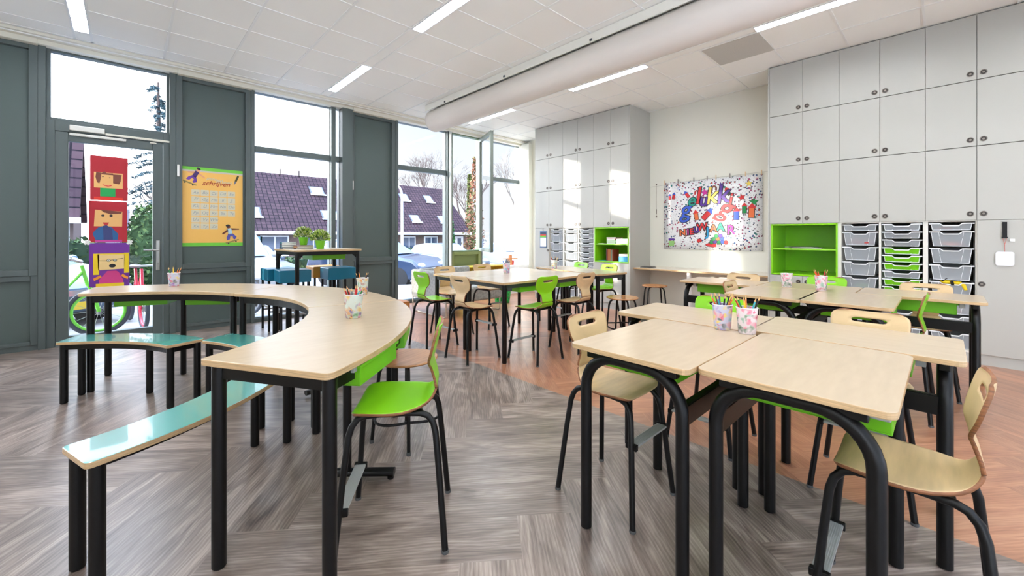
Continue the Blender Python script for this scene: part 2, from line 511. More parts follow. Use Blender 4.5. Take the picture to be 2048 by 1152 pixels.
# head rail over everything
fr.box(XL, 6.66, F0, F1, 3.285, HC-.07)
def post(x0, x1, y0=F0-.03, y1=F1, z0=0, z1=HC-.07): fr.box(x0, x1, y0, y1, z0, z1)
post(XL, -3.46); post(-2.78,-2.70); post(-1.66, -1.58); post(-.70,-.645); post(.385,.445); post(1.262,1.305); post(2.35,2.42)
post(2.50, 2.665, YW-.15, F1); post(3.45,3.505); post(4.555,4.585); post(4.63,4.665); post(5.40,5.455,F0,F1); post(6.605,6.66,F0,F1)
# base rail
for x0, x1 in ((XL,-.645),(.445,2.42),(2.665,4.555),(4.665,6.605)): fr.box(x0, x1, F0, F1, 0, .055)
struct('wall_window_side', fr, FRAME, bevel=.004)
# silver mullion cover
b = MB(); b.box(4.585,4.63,YW-.10,F1,0.03,3.30); b.box(4.592,4.623,YW-.125,YW-.10,0.03,3.30)
struct('trim_2', b, mat('pale silver mullion', (200,204,200), .35, .4), bevel=.003)
# solid bays: frame + recessed panels (upper and lower)
def panel_bay(n, x0, x1, pal=FRAME):
    m_ = MB(); rect_frame(m_, x0, x1, .055, .80, .055, YW-.06, YW-.01, .04)
    rect_frame(m_, x0, x1, .80, 3.285, .065, YW-.075, YW-.01)
    o = struct('trim_%d' % n, m_, pal, bevel=.004)
    p = MB(); p.box(x0+.04, x1-.04, YW-.02, YW+.03, .06, 3.28)
    p.build('recessed_panel', PANEL, o)
    h = MB(); h.box(x0+.012, x0+.034, YW-.105, YW-.075, 1.98, 2.13); h.box(x0+.016, x0+.03, YW-.09, YW-.075, 2.02, 2.06)
    h.build('window_handle', WHITE, o, bevel=.004)
    return o
panel_bay(3, -3.46, -2.78); panel_bay(4, -1.58, -.70); panel_bay(5, .445, 1.262); panel_bay(6, 2.665, 3.45)

# glazed bays
def window(n, x0, x1, z0, z1, transom=None, w=.03):
    f = MB(); rect_frame(f, x0, x1, z0, z1, w, YW-.03, YW+.06)
    if transom: f.box(x0+w, x1-w, YW-.04, YW+.06, transom-.04, transom+.04)
    o = struct('window_%d' % n, f, FRAME, bevel=.003)
    spans = [(z0+w, z1-w)] if not transom else [(z0+w, transom-.04), (transom+.04, z1-w)]
    for a, c in spans:
        q = MB(); q.box(x0+w, x1-w, YW+.018, YW+.024, a, c); q.build('glass', GLASS, o)
    return o
window(1, -2.70, -1.66, .055, 3.285, 2.465)
window(2, -.645, .385, 2.50, 3.285, None, .03)
window(3, 1.305, 2.35, .055, 3.285, 2.465, .012)
window(4, 2.42, 2.50, .055, 3.285, 2.465, .008)
window(5, 3.505, 4.555, .055, 3.285, 2.465, .012)
window(6, 5.455, 6.605, .055, 3.285, 2.465, .02)
# bay with the open casement: green panel below, opening above
m_ = MB(); rect_frame(m_, 4.665, 5.40, .055, .905, .06, YW-.06, YW-.01); p_ = struct('trim_7', m_, mat('olive green frame', (122,134,84), .45), bevel=.004)
q = MB(); q.box(4.70, 5.37, YW-.02, YW+.03, .06, .90); q.build('recessed_panel', mat('olive green panel', (108,122,76), .45), p_)
m_ = MB(); rect_frame(m_, 4.665, 5.40, .905, 3.285, .03, YW-.05, YW+.06); wo_ = struct('window_7', m_, mat('green edged window frame', (104,122,92), .45), bevel=.003)
# the open sash swings inwards
sa0 = Vector((5.385, 6.70, 0)); sa1 = Vector((5.08, 5.95, 0))
dv = (sa1-sa0); LS = dv.length; ang = math.atan2(dv.y, dv.x)
s_ = MB(); s_.T = Matrix.Translation(sa0) @ Matrix.Rotation(ang, 4, 'Z')
rect_frame(s_, 0, LS, .91, 3.25, .075, -.03, .03)
sash = s_.build('sash', mat('grey sash', (112,120,112), .4), wo_, bevel=.004)
s_ = MB(); s_.T = Matrix.Translation(sa0) @ Matrix.Rotation(ang, 4, 'Z'); s_.box(.075, LS-.075, -.004, .004, .985, 3.175)
s_.build('glass', GLASS, sash)

for i, (x0, x1) in enumerate(((XL, -1.0), (-.75, 1.5), (1.75, 4.0))):  # unseen windows behind the camera, added to fill the room with daylight
    f = MB(); yb0 = YB-.15
    f.box(x0, x0+.05, yb0, YB-.05, .08, 3.15); f.box(x1-.05, x1, yb0, YB-.05, .08, 3.15); f.box(x0+.05, x1-.05, yb0, YB-.05, .08, .12); f.box(x0+.05, x1-.05, yb0, YB-.05, 3.10, 3.15); f.box(x0+.05,x1-.05,yb0,YB-.05,2.4,2.46)
    o = struct('window_%d' % (8+i), f, FRAME)
    q = MB(); q.box(x0+.05, x1-.05, YB-.10, YB-.094, .12, 3.10); q.build('glass', GLASS, o)
# ------- the glazed door
d = MB(); rect_frame(d, -.575, .322, .012, 2.38, .095, YW-.055, YW+.03)
door = struct('door_1', d, FRAME, bevel=.004)
d = MB(); d.box(-.48, .227, YW-.01, YW-.004, .107, 2.285); d.build('glass', GLASS, door)
jb = MB(); jb.box(-.645,-.58,F0,F1,0,2.50); jb.box(.327,.385,F0,F1,0,2.50); jb.box(-.58,.327,F0,F1,2.385,2.50)
struct('trim_8', jb, FRAME, bevel=.003)
h = MB(); h.box(.255,.295,YW-.068,YW-.055,.80,1.17)
hp = h.build('handle_plate', STEEL, door, bevel=.008)
h = MB(); h.tube([(.275,YW-.06,1.05),(.275,YW-.115,1.05),(.262,YW-.122,1.05),(.14,YW-.122,1.055)], .010, 10); h.build('handle', STEEL, hp, smooth=True)
h = MB(); h.lathe([(.016,0),(.016,.014),(.010,.016)], 14); o = h.build('lock_cylinder', STEEL, hp, smooth=True); o.location = (.275,YW-.066,.90); o.rotation_euler = (R(90),0,0)
cz = MB(); cz.box(-.47,-.19,YW-.10,YW-.05,2.40,2.46); dc = cz.build('door_closer', mat('pale aluminium closer', (205,203,196), .4, .3), door, bevel=.006)
cz = MB(); cz.box(-.47,-.01,YW-.085,YW-.055,2.345,2.375); cz.build('slide_rail', mat('pale aluminium closer', (205,203,196)), dc, bevel=.004)
cz = MB(); cz.box(-.19,.385,YW-.062,YW-.05,2.395,2.42); cz.box(.20,.26,YW-.075,YW-.05,2.36,2.375); cz.build('door_contact', CREAM, dc, bevel=.003)
# curtain rail along the soffit
b = MB(); b.box(XL, XR, 6.50, 6.515, HC-.04, HC-.03); struct('trim_9', b, CGRID)
# skirting
b = MB(); b.box(XR-.012, XR, YB, 1.50, 0, .08); b.box(XR-.012, XR, 1.53, 3.49, 0, .08); b.box(XR-.012, XR, 5.58, YW-.06, 0, .08); struct('baseboard_right', b, CREAM)
# white pipe box in the corner
b = MB(); b.box(XR-.10, XR, 6.30, 6.55, 0, HC-.08); struct('trim_10', b, WALL, bevel=.004)

# ------- ceiling lamps
DIFF = bpy.data.materials.new('lamp diffuser'); DIFF.use_nodes = True
_b = DIFF.node_tree.nodes['Principled BSDF']; _b.inputs['Base Color'].default_value = (.9,.9,.9,1); _b.inputs['Emission Color'].default_value = (0.93,0.96,1.0,1); _b.inputs['Emission Strength'].default_value = LAMP_STRENGTH
LF = mat('white lamp housing', (232,234,238), .4)
LOU = mat('satin louvre', (225,230,236), .3, .3)
def make_lamp():
    r = thing('ceiling_light', '', 'ceiling light', (0,0,HC))
    f = MB(); f.box(-.062,.062,-.60,-.592,-.012,0); f.box(-.062,.062,.592,.60,-.012,0); f.box(-.062,-.054,-.592,.592,-.012,0); f.box(.054,.062,-.592,.592,-.012,0)
    f.build('frame', LF, r)
    f = MB(); f.box(-.053,.053,-.591,.591,-.003,-.001); f.build('diffuser', DIFF, r)
    f = MB()
    for k in range(30):
        y = -.57+.0393*k; f.box(-.053,.053,y-.001,y+.001,-.011,-.004)
    f.build('louvre', LOU, r)
    return r
L0 = make_lamp()
spec = []
for li, xx in enumerate(LANES):
    for k, yy in enumerate((5.54, 3.14, 0.74, -1.2)): spec.append((xx+.065, yy, li, k))
lab = {(1,0):'recessed strip light over the glazed door, upper left corner',
       (2,0):'recessed strip light nearest the window wall, above the high table',
       (2,1):'bright recessed strip light over the big curved table, cut by the top edge',
       (3,0):'strip light beside the open casement, partly under the round duct',
       (3,1):'strip light running just below the round duct over the middle tables',
       (3,2):'strip light beside the grey ceiling vent at the top edge'}
first = True
for x, y, a, k in spec:
    o = L0 if first else dup(L0, (x,y,HC))
    if first: o.location = (x,y,HC); first = False
    o['label'] = lab.get((a,k), 'recessed strip light in the ceiling outside the camera view'); o['group'] = 'recessed ceiling strip lights'

# ------- duct
d = thing('ventilation_duct', 'long white round textile air duct hanging under the ceiling', 'duct', (3.70,5.86,3.125))
b = MB()
prof = [(.02,0),(.10,-.004),(.15,-.018),(.172,-.045),(.178,-.08)]
b.T = Matrix.Rotation(R(-90),4,'X')
n_ = 40; rr_ = []
for k in range(60): rr_.append((.178+.0022*math.sin(k*2.1)*math.sin(k*.7), -.08-k*.135))
b.lathe([(r,z) for r, z in prof+rr_], 40)
b.build('duct_skin', DUCT, d, smooth=True)
b = MB(); b.box(-.172,-.155,-7.9,-.05,.13,.222); b.box(-.12,.12,-7.9,-.12,.192,.222); b.build('hanging_rail', mat('white duct rail', (235,232,222), .35), d)
for k in range(4):
    b = MB(); y = -.62-1.35*k; b.box(-.182,-.165,y-.014,y+.014,.14,.165); b.build('rail_clip', mat('dark clip', (70,72,74), .4), d, bevel=.004)
# ------- vent tile
v = thing('ceiling_vent', 'square grey perforated vent tile in the ceiling near the cabinets', 'vent', (5.07,1.62,HC))
b = MB(); b.box(-.287,.287,-.289,.289,-.009,-.001); b.build('perforated_plate', mat('grey perforated vent', (200,196,188), .8, noise=.2, nscale=220), v)
b = MB(); b.box(-.292,.292,-.294,.294,-.006,0); b.build('frame', CGRID, v)

# =================================================================== CHAIRS
GLD = mat('grey plastic glide', (84, 86, 88), .5)
SH = 0.525   # seat height
prof = [(.155,-.016),(.148,-.006),(.130,0),(.08,.001),(.02,-.003),(-.04,-.004),(-.09,.002),(-.122,.012),(-.145,.030),(-.156,.055),(-.152,.085),(-.142,.115),(-.136,.14),(-.139,.165),(-.147,.195),(-.156,.228),(-.162,.252),(-.168,.274),(-.173,.290),(-.177,.302),(-.178,.308)]
prof_w = [.118,.144,.162,.173,.175,.168,.142,.112,.090,.079,.075,.074,.082,.112,.144,.155,.156,.156,.152,.138,.106]
def shell_part(i0, i1, uv_cols, slot=None):
    b = MB(); nc = len(uv_cols); vs = []; fs = []
    for i in range(i0, i1+1):
        x, z = prof[i]; hw = prof_w[i]
        for u in uv_cols:
            curve = 0.010*(u*u) if i > 12 else (0.006*u*u if i < 7 else 0)
            if i > 12: vs.append((x+curve*1.2, u*hw, SH+z))
            else: vs.append((x, u*hw, SH+z+curve))
    for r_ in range(i1-i0):
        for c in range(nc-1):
            if slot and (i0+r_) in slot and abs((uv_cols[c]+uv_cols[c+1])/2) < .46: continue
            a = r_*nc+c; fs.append((a, a+1, a+nc+1, a+nc))
    b.add(vs, fs); return b
COLS = [-1,-.85,-.65,-.46,-.25,0,.25,.46,.65,.85,1]
def make_chair(face, back_face):
    r = thing('school_chair', '', 'chair')
    for nm, i0, i1, sl in (('seat',0,9,None),('backrest',9,20,(16,))):
        me = shell_part(i0, i1, COLS, sl).mesh(nm, [face, PLYEDGE])
        me.polygons.foreach_set('use_smooth', [True]*len(me.polygons))
        o = bpy.data.objects.new(nm, me); COL.objects.link(o); o.parent = r
        ms = o.modifiers.new('smooth', 'SUBSURF'); ms.levels = 1; ms.render_levels = 1
        md = o.modifiers.new('ply', 'SOLIDIFY'); md.thickness = .010; md.offset = -1 ; md.material_offset_rim = 1; md.use_even_offset = True
    for sy in (-1, 1):
        for sx in (1, -1):
            p = [(sx*.200, sy*.182, .010),(sx*.175, sy*.148,.30),(sx*.162, sy*.131,.43),(sx*.152, sy*.122,.465),(sx*.132, sy*.116,.490),(sx*.105, sy*.113,.500),(sx*.05, sy*.112,.503),(0, sy*.112,.503)]
            q = MB().tube(p, .0125, 10); lg = q.build('leg', BLACK, r, smooth=True)
            q = MB(); q.lathe([(.0135,0),(.0145,.004),(.0135,.012)], 12, (sx*.2005, sy*.1825, 0)); q.build('glide', GLD, lg, smooth=True)
    q = MB(); q.box(-.11,.11,-.11,-.085,.496,.508); q.box(-.11,.11,.085,.11,.496,.508); q.box(.04,.075,-.11,.11,.492,.506); q.box(-.085,-.05,-.11,.11,.492,.506)
    q.build('seat_bracket', BLACK, r, bevel=.003)
    f = MB(); f.box(.160,.206,-.150,.150,.164,.173)
    for k in range(7): f.box(.164+.006*k,.166+.006*k,-.150,.150,.173,.1742)
    fo = f.build('footrest', ALU, r, bevel=.001)
    for s_ in (-1,1): MB().prism([(.155,s_*.166),(.21,s_*.172),(.21,s_*.150),(.155,s_*.150)], .152,.178).build('footrest_bracket', BLACK, fo, bevel=.003)
    return r
natural = make_chair(PLY, PLY); green = make_chair(LIME, LIME)
used = set()
def chair(kind, x, y, face, label, group=None, s=1.0, foot=None):
    src = green if kind == 'g' else natural
    if kind in used: o = dup(src, (x,y,0), R(face), label)
    else: o = src; o.location = (x,y,0); o.rotation_euler = (0,0,R(face)); o['label'] = label; used.add(kind)
    o.scale = (s,s,s)
    if group: o['group'] = group
    return o
G1 = 'chairs around the room'
TS = 1.0
chair('g', .838, 1.60, 144, 'bright green chair in front beside the curved table and the bare stool', G1, 1.03)
n1 = chair('n', 1.70, 1.085, -90, 'natural wood chair tucked under the front table group, nearest the middle of the room', G1)
n2 = chair('n', 1.745, .090, 91, 'natural wood chair in the lower right corner with its seat under the table', G1)
for c_ in COL.objects:
    if c_.parent == n1 and c_.name.startswith('footrest'):
        c_.location.z = .165; c_.location.x = -.012; c_.scale = (1,.87,1)
chair('n', 2.625, .27, 180, 'natural wood chair behind the front table group, its back above the right hand table top', G1)
chair('g', 2.60, .985, 180, 'green chair half hidden behind the two pencil cups on the front tables', G1)
chair('n', 3.815, 1.12, -90, 'natural wood chair turned sideways at the left corner of the rear table group', G1)
chair('g', 3.935, .255, 88, 'green chair with brown edge turned sideways at the notch of the rear table group', G1)
chair('g', 4.72, .78, 180, 'green chair on the cabinet side of the rear tables behind the red pencil cup', G1)
chair('n', 4.62, .11, 180, 'natural wood chair on the cabinet side of the rear tables by the tray racks', G1)
chair('n', 4.50, 1.44, 180, 'natural wood chair against the wall shelf behind the far rear table', G1)
chair('g', 2.50, 3.935, 0, 'green chair at the left end of the middle tables, in front of the grey sofa', G1)
chair('n', 2.53, 3.265, 0, 'greyish wood chair at the left end of the middle tables, nearer the camera', G1)
chair('g', 2.975, 2.815, 90, 'green chair with its back to the camera at the long side of the middle tables', G1)
chair('n', 3.56, 2.785, 90, 'wood chair with its back to the camera at the long side of the middle tables', G1)
chair('n', 2.96, 4.24, -90, 'wood chair behind the middle tables in front of the sofa, left of two', G1)
chair('n', 3.60, 4.27, -90, 'wood chair behind the middle tables in front of the yellow shelf, right of two', G1)
chair('g', 4.66, 3.20, 167, 'green chair at the right end of the middle tables nearer the camera', G1)
chair('g', 4.80, 3.78, 167, 'sunlit green chair at the far right end of the middle tables', G1)

# stools
def make_stool():
    r = thing('round_stool', '', 'stool')
    q = MB(); q.lathe([(0.02,.478),(.165,.476),(.178,.481),(.182,.488),(.178,.494),(.02,.492)], 36); s = q.build('seat', [mat('oiled beech stool seat',(196,140,92),.25,noise=.1,nscale=4,stretch=(1,9,1))], r, smooth=True)
    for k in range(4):
        a = R(45+90*k); c, s_ = math.cos(a), math.sin(a)
        q = MB().tube([(c*.205,s_*.205,.008),(c*.175,s_*.175,.30),(c*.162,s_*.162,.41),(c*.148,s_*.148,.448),(c*.12,s_*.12,.468),(c*.03,s_*.03,.472)], .0105, 10)
        lg = q.build('leg', BLACK, r, smooth=True)
        q = MB(); q.lathe([(.0125,0),(.013,.012),(.0115,.02)], 10, (c*.2055,s_*.2055,0)); q.build('glide', GLD, lg, smooth=True)
    pts = []
    for i in range(48):
        a = 2*PI*i/48; rr = .200+.022*math.cos(4*(a-R(45))+PI); pts.append((rr*math.cos(a), rr*math.sin(a), .17))
    q = MB().tube(pts, .008, 8, closed=True); q.build('foot_ring', BLACK, r, smooth=True)
    return r
s0 = make_stool(); s0.location = (1.235,2.235,0); s0.rotation_euler = (0,0,R(18))
tag(s0, 'round brown stool beside the curved table behind the green chair', group='round stools')
s0['label'] = 'round brown stool beside the curved table behind the green chair'
s1 = dup(s0, (4.20,2.58,0), R(10), 'round stool at the right end of the middle tables, under the corner'); s1.scale=(1,1,1.04)
s2 = dup(s0, (5.70,2.96,0), R(40), 'round stool standing by the wall shelf near the white cabinet side')

# =================================================================== DESKS
def drawer_box(parent, x0, x1, y0, y1, z0, z1, name='drawer'):
    q = MB(); t = .004
    q.box(x0,x1,y0,y1,z0,z0+t); q.box(x0,x0+t,y0,y1,z0+t,z1); q.box(x1-t,x1,y0,y1,z0+t,z1); q.box(x0+t,x1-t,y0,y0+t,z0+t,z1); q.box(x0+t,x1-t,y1-t,y1,z0+t,z1)
    q.box(x0-.008,x1+.008,y0-.008,y0,z1-.012,z1); q.box(x0-.008,x0,y0,y1,z1-.012,z1); q.box(x1,x1+.008,y0,y1,z1-.012,z1)
    return q.build(name, LIMEP, parent, bevel=.004)
def make_desk(L=.70, W=.50):
    r = thing('school_desk', '', 'table')
    q = MB(); q.prism(rrect(-L/2,L/2,-W/2,W/2,.03), .757,.778, 0, 1); q.build('tabletop', [LAM, EDGE], r, bevel=.003)
    for sx in (-1, 1):
        X = sx*(L/2-.055); hy = W/2-.045; rad = .14; zt = .733; pts = [(X,-hy,0.004),(X,-hy,zt-rad)]
        for i in range(1,9): a = PI - PI/2*i/8; pts.append((X, -hy+rad+rad*math.cos(a), zt-rad+rad*math.sin(a)))
        for i in range(0,9): a = PI/2 - PI/2*i/8; pts.append((X, hy-rad+rad*math.cos(a), zt-rad+rad*math.sin(a)))
        pts.append((X,hy,0.004))
        k = len(pts)//2
        mid = (X,0,zt)
        q = MB().tube(pts[:10]+[mid], .0225, 16); lg = q.build('leg', BLACK, r, smooth=True)
        q = MB().tube([mid]+pts[10:], .0225, 16); lg = q.build('leg', BLACK, r, smooth=True)
    q = MB(); q.box(-L/2+.065, L/2-.065, W/2-.065, W/2-.033, .560,.628); q.box(-L/2+.07, L/2-.07, W/2-.062, W/2-.036, .629,.631)
    q.build('stretcher', BLACK, r, bevel=.004)
    q = MB(); q.box(-L/2+.03, L/2-.03, -W/2+.05, W/2-.07, .751,.757); q.box(-L/2+.04,-L/2+.07,-.19,.19,.722,.755); q.box(L/2-.07,L/2-.04,-.19,.19,.722,.755)
    q.build('under_frame', BLACK, r, bevel=.003)
    for s_ in (-1,1): MB().box(s_*.23-.015,s_*.23+.015,-W/2+.02,.15,.715,.756).build('drawer_runner', GREY, r, bevel=.003)
    drawer_box(r, -.205,.205,-W/2+.02,.14,.665,.745)
    return r
desk0 = make_desk()
desks = [((1.722,.834),180,.74/.70,'front left desk of the near group with the natural chair under it'),
         ((1.77,.33),0,.74/.70,'front desk of the near group, biggest table top, lower right of centre'),
         ((2.395,.295),90,1,'right rear desk of the near group with the chair back above it'),
         ((2.350,.985),90,1,'left rear desk of the near group with a pencil cup at its edge'),
         ((3.765,.945),180,1.02,'front left desk of the rear table group'),
         ((3.79,.465),0,1.04,'front right desk of the rear table group, cut corner above the turned green chair'),
         ((4.42,.14),90,.97,'desk of the rear group nearest the tray racks and the tall cupboard door'),
         ((4.39,.826),90,.97,'middle desk of the rear group carrying the red pencil cup'),
         ((4.32,1.512),90,.97,'farthest desk of the rear group, just in front of the wall shelf')]
for i, (p, a, sc_, lb) in enumerate(desks):
    o = desk0 if i == 0 else dup(desk0)
    o.location = (p[0], p[1], 0); o.rotation_euler = (0,0,R(a)); o['label'] = lb; o['group'] = 'arched frame school desks'; o.scale = (sc_, .965 if a == 90 and i < 4 else 1, 1)
for i, (p, a, sc_, lb) in enumerate(desks):
    pass

# =================================================================== CURVED TABLE (three segments)
def pol(c, r, a): return (c[0]+r*math.cos(R(a)), c[1]+r*math.sin(R(a)))
def arc_table(c, r1, r2, a0, a1, label, foot=True, trays=2):
    t = thing('curved_table', label, 'table', group='curved table segments')
    q = MB(); q.prism(sector(c[0],c[1],r1,r2,a0+.15,a1-.15,24,.04), .754,.778, 0, 1); q.build('tabletop', [LAM, EDGE], t, bevel=.003)
    # apron: closed curved band under the top
    q = MB(); ia, ja = r1+.03, r2-.03; d0, d1 = a0+1.6, a1-1.6; n = 18
    def band(ra, rb, u0, u1):
        pts = [pol(c,rb,u0+(u1-u0)*i/n) for i in range(n+1)] + [pol(c,ra,u1+(u0-u1)*i/n) for i in range(n+1)]
        q.prism(pts, .700,.754)
    band(ia, ia+.025, d0, d1); band(ja-.025, ja, d0, d1)
    for u in (d0, d1-.9): 
        q.prism([pol(c,ia+.02,u),pol(c,ja-.02,u),pol(c,ja-.02,u+.9),pol(c,ia+.02,u+.9)], .700,.754)
    q.build('apron', BLACK, t, smooth=False)
    for rr in (r1+.045, r2-.045):
        for u in (a0+1.9, a1-1.9):
            x, y = pol(c, rr, u); q = MB(); q.lathe([(.0,0),(.019,0),(.024,.006),(.024,.752),(0,.752)], 18, (x,y,0)); q.build('leg', BLACK, t, smooth=True)
    am = (a0+a1)/2
    for k in range(trays):
        u = am + (-13 if k == 0 else 2.5); x, y = pol(c, r2-.168, u)
        e = bpy.data.objects.new('drawer', None)
        o = drawer_box(t, -.175,.175,-.15,.19,.672,.752)
        o.location = (x,y,0); o.rotation_euler = (0,0,R(u+90))
        for s_ in (-1,1): MB().box(s_*.188-.012,s_*.188+.012,-.14,.17,.728,.754).build('drawer_runner', GREY, o, bevel=.003)
    if foot:
        x, y = pol(c, (r1+r2)/2-.02, am-.3)
        q = MB(); q.lathe([(.021,.03),(.021,.75)], 16, (x,y,0))
        o = q.build('support_leg', BLACK, t, smooth=True)
        x2, y2 = pol(c, (r1+r2)/2+.215, am-1); x3, y3 = pol(c, (r1+r2)/2-.12, am)
        q = MB().tube([(x3,y3,.035),(x,y,.035),(x2,y2,.035)], .026, 14, flat=.75); f = q.build('floor_foot', BLACK, o, smooth=True)
        q = MB(); q.lathe([(.012,0),(.016,.004),(.016,.014)], 12, (x2*.92+x*.08,y2*.92+y*.08,0)); q.build('glide', BLACK, f)
    return t
CC = (-.48, 3.01)
arc_table(CC, 1.33, 1.90, -60, -12, 'nearest segment of the big curved table, holding the large pencil cup')
arc_table(CC, 1.33, 1.90, -12, 36, 'middle segment of the big curved table, below the plants on the high table')
# third segment is turned slightly outwards: its start edge meets the middle segment
def arc_pts(p, q, r, n=18):
    p, q = Vector(p), Vector(q); m_ = (p+q)/2; d = q-p; h = math.sqrt(max(r*r-(d.length/2)**2, 0)); nn = Vector((-d.y, d.x)).normalized()
    c = m_ + nn*h; a0 = math.atan2(p.y-c.y, p.x-c.x); a1 = math.atan2(q.y-c.y, q.x-c.x)
    while a1 < a0: a1 += 2*PI
    return [(c.x+r*math.cos(a0+(a1-a0)*i/n), c.y+r*math.sin(a0+(a1-a0)*i/n)) for i in range(n+1)]
def free_arc_table(P1, P2, Q1, Q2, r1, r2, label):
    t = thing('curved_table', label, 'table', group='curved table segments')
    inn, out = arc_pts(P1, P2, r1), arc_pts(Q1, Q2, r2)
    q = MB(); q.prism(round_poly(out + inn[::-1], .04), .754, .778, 0, 1); q.build('tabletop', [LAM, EDGE], t, bevel=.003)
    n = len(inn)-1
    def mix(i, k): return tuple(Vector(inn[i])*(1-k)+Vector(out[i])*k)
    q = MB()
    for ka, kb in ((.05,.09),(.91,.95)):
        q.prism([mix(i,kb) for i in range(1,n)] + [mix(i,ka) for i in range(n-1,0,-1)], .700,.754)
    for i, j in ((1,0),(n-1,n)):
        a_, b_ = Vector(mix(i,.05)), Vector(mix(i,.95)); e_ = (Vector(mix(j,.5))-Vector(mix(i,.5))).normalized()*.02
        q.prism([tuple(a_),tuple(b_),tuple(b_+e_),tuple(a_+e_)], .700,.754)
    q.build('apron', BLACK, t)
    for i in (1, n-1):
        for k in (.08,.92):
            x, y = mix(i,k); q = MB(); q.lathe([(.0,0),(.019,0),(.024,.006),(.024,.752),(0,.752)], 18, (x,y,0)); q.build('leg', BLACK, t, smooth=True)
    x, y = mix(n//2+1,.62); q = MB(); q.lathe([(.0,0),(.019,0),(.022,.006),(.022,.752),(0,.752)], 18, (x,y,0)); q.build('support_leg', BLACK, t, smooth=True)
    for i in (6, 13):
        x, y = mix(i,.62); u = math.degrees(math.atan2(out[i][1]-inn[i][1], out[i][0]-inn[i][0]))
        o = drawer_box(t, -.175,.175,-.15,.19,.645,.730); o.location = (x,y,0); o.rotation_euler = (0,0,R(u+90))
    return t
free_arc_table((.607,3.80),(-.285,4.585),(1.062,4.135),(-.205,5.12),1.36,1.95,'far segment of the curved table, in front of the glazed door')

def bench(c, r1, r2, a0, a1, label, extra=None, dz=0):
    t = thing('curved_bench', label, 'bench', group='teal curved benches')
    H_ = .455
    q = MB(); q.prism(sector(c[0],c[1],r1,r2,a0,a1,20,.04), H_-.022,H_, 0, 1); q.build('bench_top', [TEAL, EDGE], t, bevel=.003)
    q = MB(); n = 14
    def band(ra, rb):
        u0, u1 = a0+1.5, a1-1.5
        pts = [pol(c,rb,u0+(u1-u0)*i/n) for i in range(n+1)] + [pol(c,ra,u1+(u0-u1)*i/n) for i in range(n+1)]
        q.prism(pts, H_-.062,H_-.022)
    band(r1+.02,r1+.04); band(r2-.10,r2-.08)
    for u in (a0+1.4,a1-2.2): q.prism([pol(c,r1+.03,u),pol(c,r2-.03,u),pol(c,r2-.03,u+.8),pol(c,r1+.03,u+.8)], H_-.062,H_-.022)
    q.build('apron', BLACK, t)
    us = [(r1+.035,a0+1.6),(r2-.035,a0+1.6),(r1+.035,a1-1.6),(r2-.035,a1-1.6)]
    if extra: us += extra
    for rr, u in us:
        x, y = pol(c, rr, u); q = MB(); q.lathe([(0,0),(.018,0),(.023,.006),(.023,H_-.023),(0,H_-.023)], 16, (x,y,0)); q.build('leg', BLACK, t, smooth=True)
    return t
bench((-.555,3.375), 1.22, 1.46, -72, -27.5, 'pale reflecting teal bench in the lower left foreground')
cb = (-.525,3.52)
bench((-.62,3.10), 1.21, 1.45, -6.5, 33, 'short visible teal bench tucked under the curved table, behind the front bench')
bench((-.93,3.34), 1.20, 1.44, 19.5, 63, 'teal bench at the left in front of the glazed door', extra=[(1.40,41)])

# =================================================================== MIDDLE TABLES
def straight_table(x, y, rz, L, W, label, drawers=()):
    t = thing('group_table', label, 'table', (x,y,0), R(rz), 'straight legged middle tables')
    q = MB(); q.prism(rrect(0,L,0,W,.02), .755,.778, 0, 1); q.build('tabletop', [mat('pale birch laminate',(202,188,168),.22,noise=.03,nscale=4), EDGE], t, bevel=.003)
    q = MB(); i_ = .035
    q.box(i_+.02,L-i_-.02,i_-.01,i_+.012,.715,.755); q.box(i_+.02,L-i_-.02,W-i_-.012,W-i_+.01,.715,.755); q.box(i_-.01,i_+.012,i_,W-i_,.715,.755); q.box(L-i_-.012,L-i_+.01,i_,W-i_,.715,.755)
    for gx in (i_+.03, L-i_-.09): q.prism([(gx,i_-.012),(gx+.06,i_-.012),(gx+.06,i_+.012),(gx,i_+.012)], .69,.716)
    q.build('apron', mat('dark grey steel frame',(52,56,60),.4), t, bevel=.002)
    for px, py in ((i_,i_),(L-i_,i_),(i_,W-i_),(L-i_,W-i_)):
        q = MB(); q.lathe([(0,0),(.02,0),(.024,.006),(.024,.755),(0,.755)], 18, (px,py,0)); q.build('leg', BLACK, t, smooth=True)
    for dx, dy, a in drawers:
        o = drawer_box(t, -.16,.16,-.14,.16,.66,.735); o.location = (dx,dy,0); o.rotation_euler = (0,0,R(a))
    return t
straight_table(2.60,2.87,-1.5,1.40,.645,'long middle table on the camera side, with the green chair before it', ((.42,.20,0),(1.02,.20,0)))
straight_table(2.617,3.518,-1.5,1.40,.645,'long middle table on the window side, holding the dark pencil cup', ((.42,.44,180),(1.02,.44,180)))
straight_table(4.005,2.79,-13,.49,.655,'short table closing the right end of the middle group, camera side')
straight_table(4.155,3.43,-13,.49,.655,'short table closing the right end of the middle group, window side, with the sunlit cup')
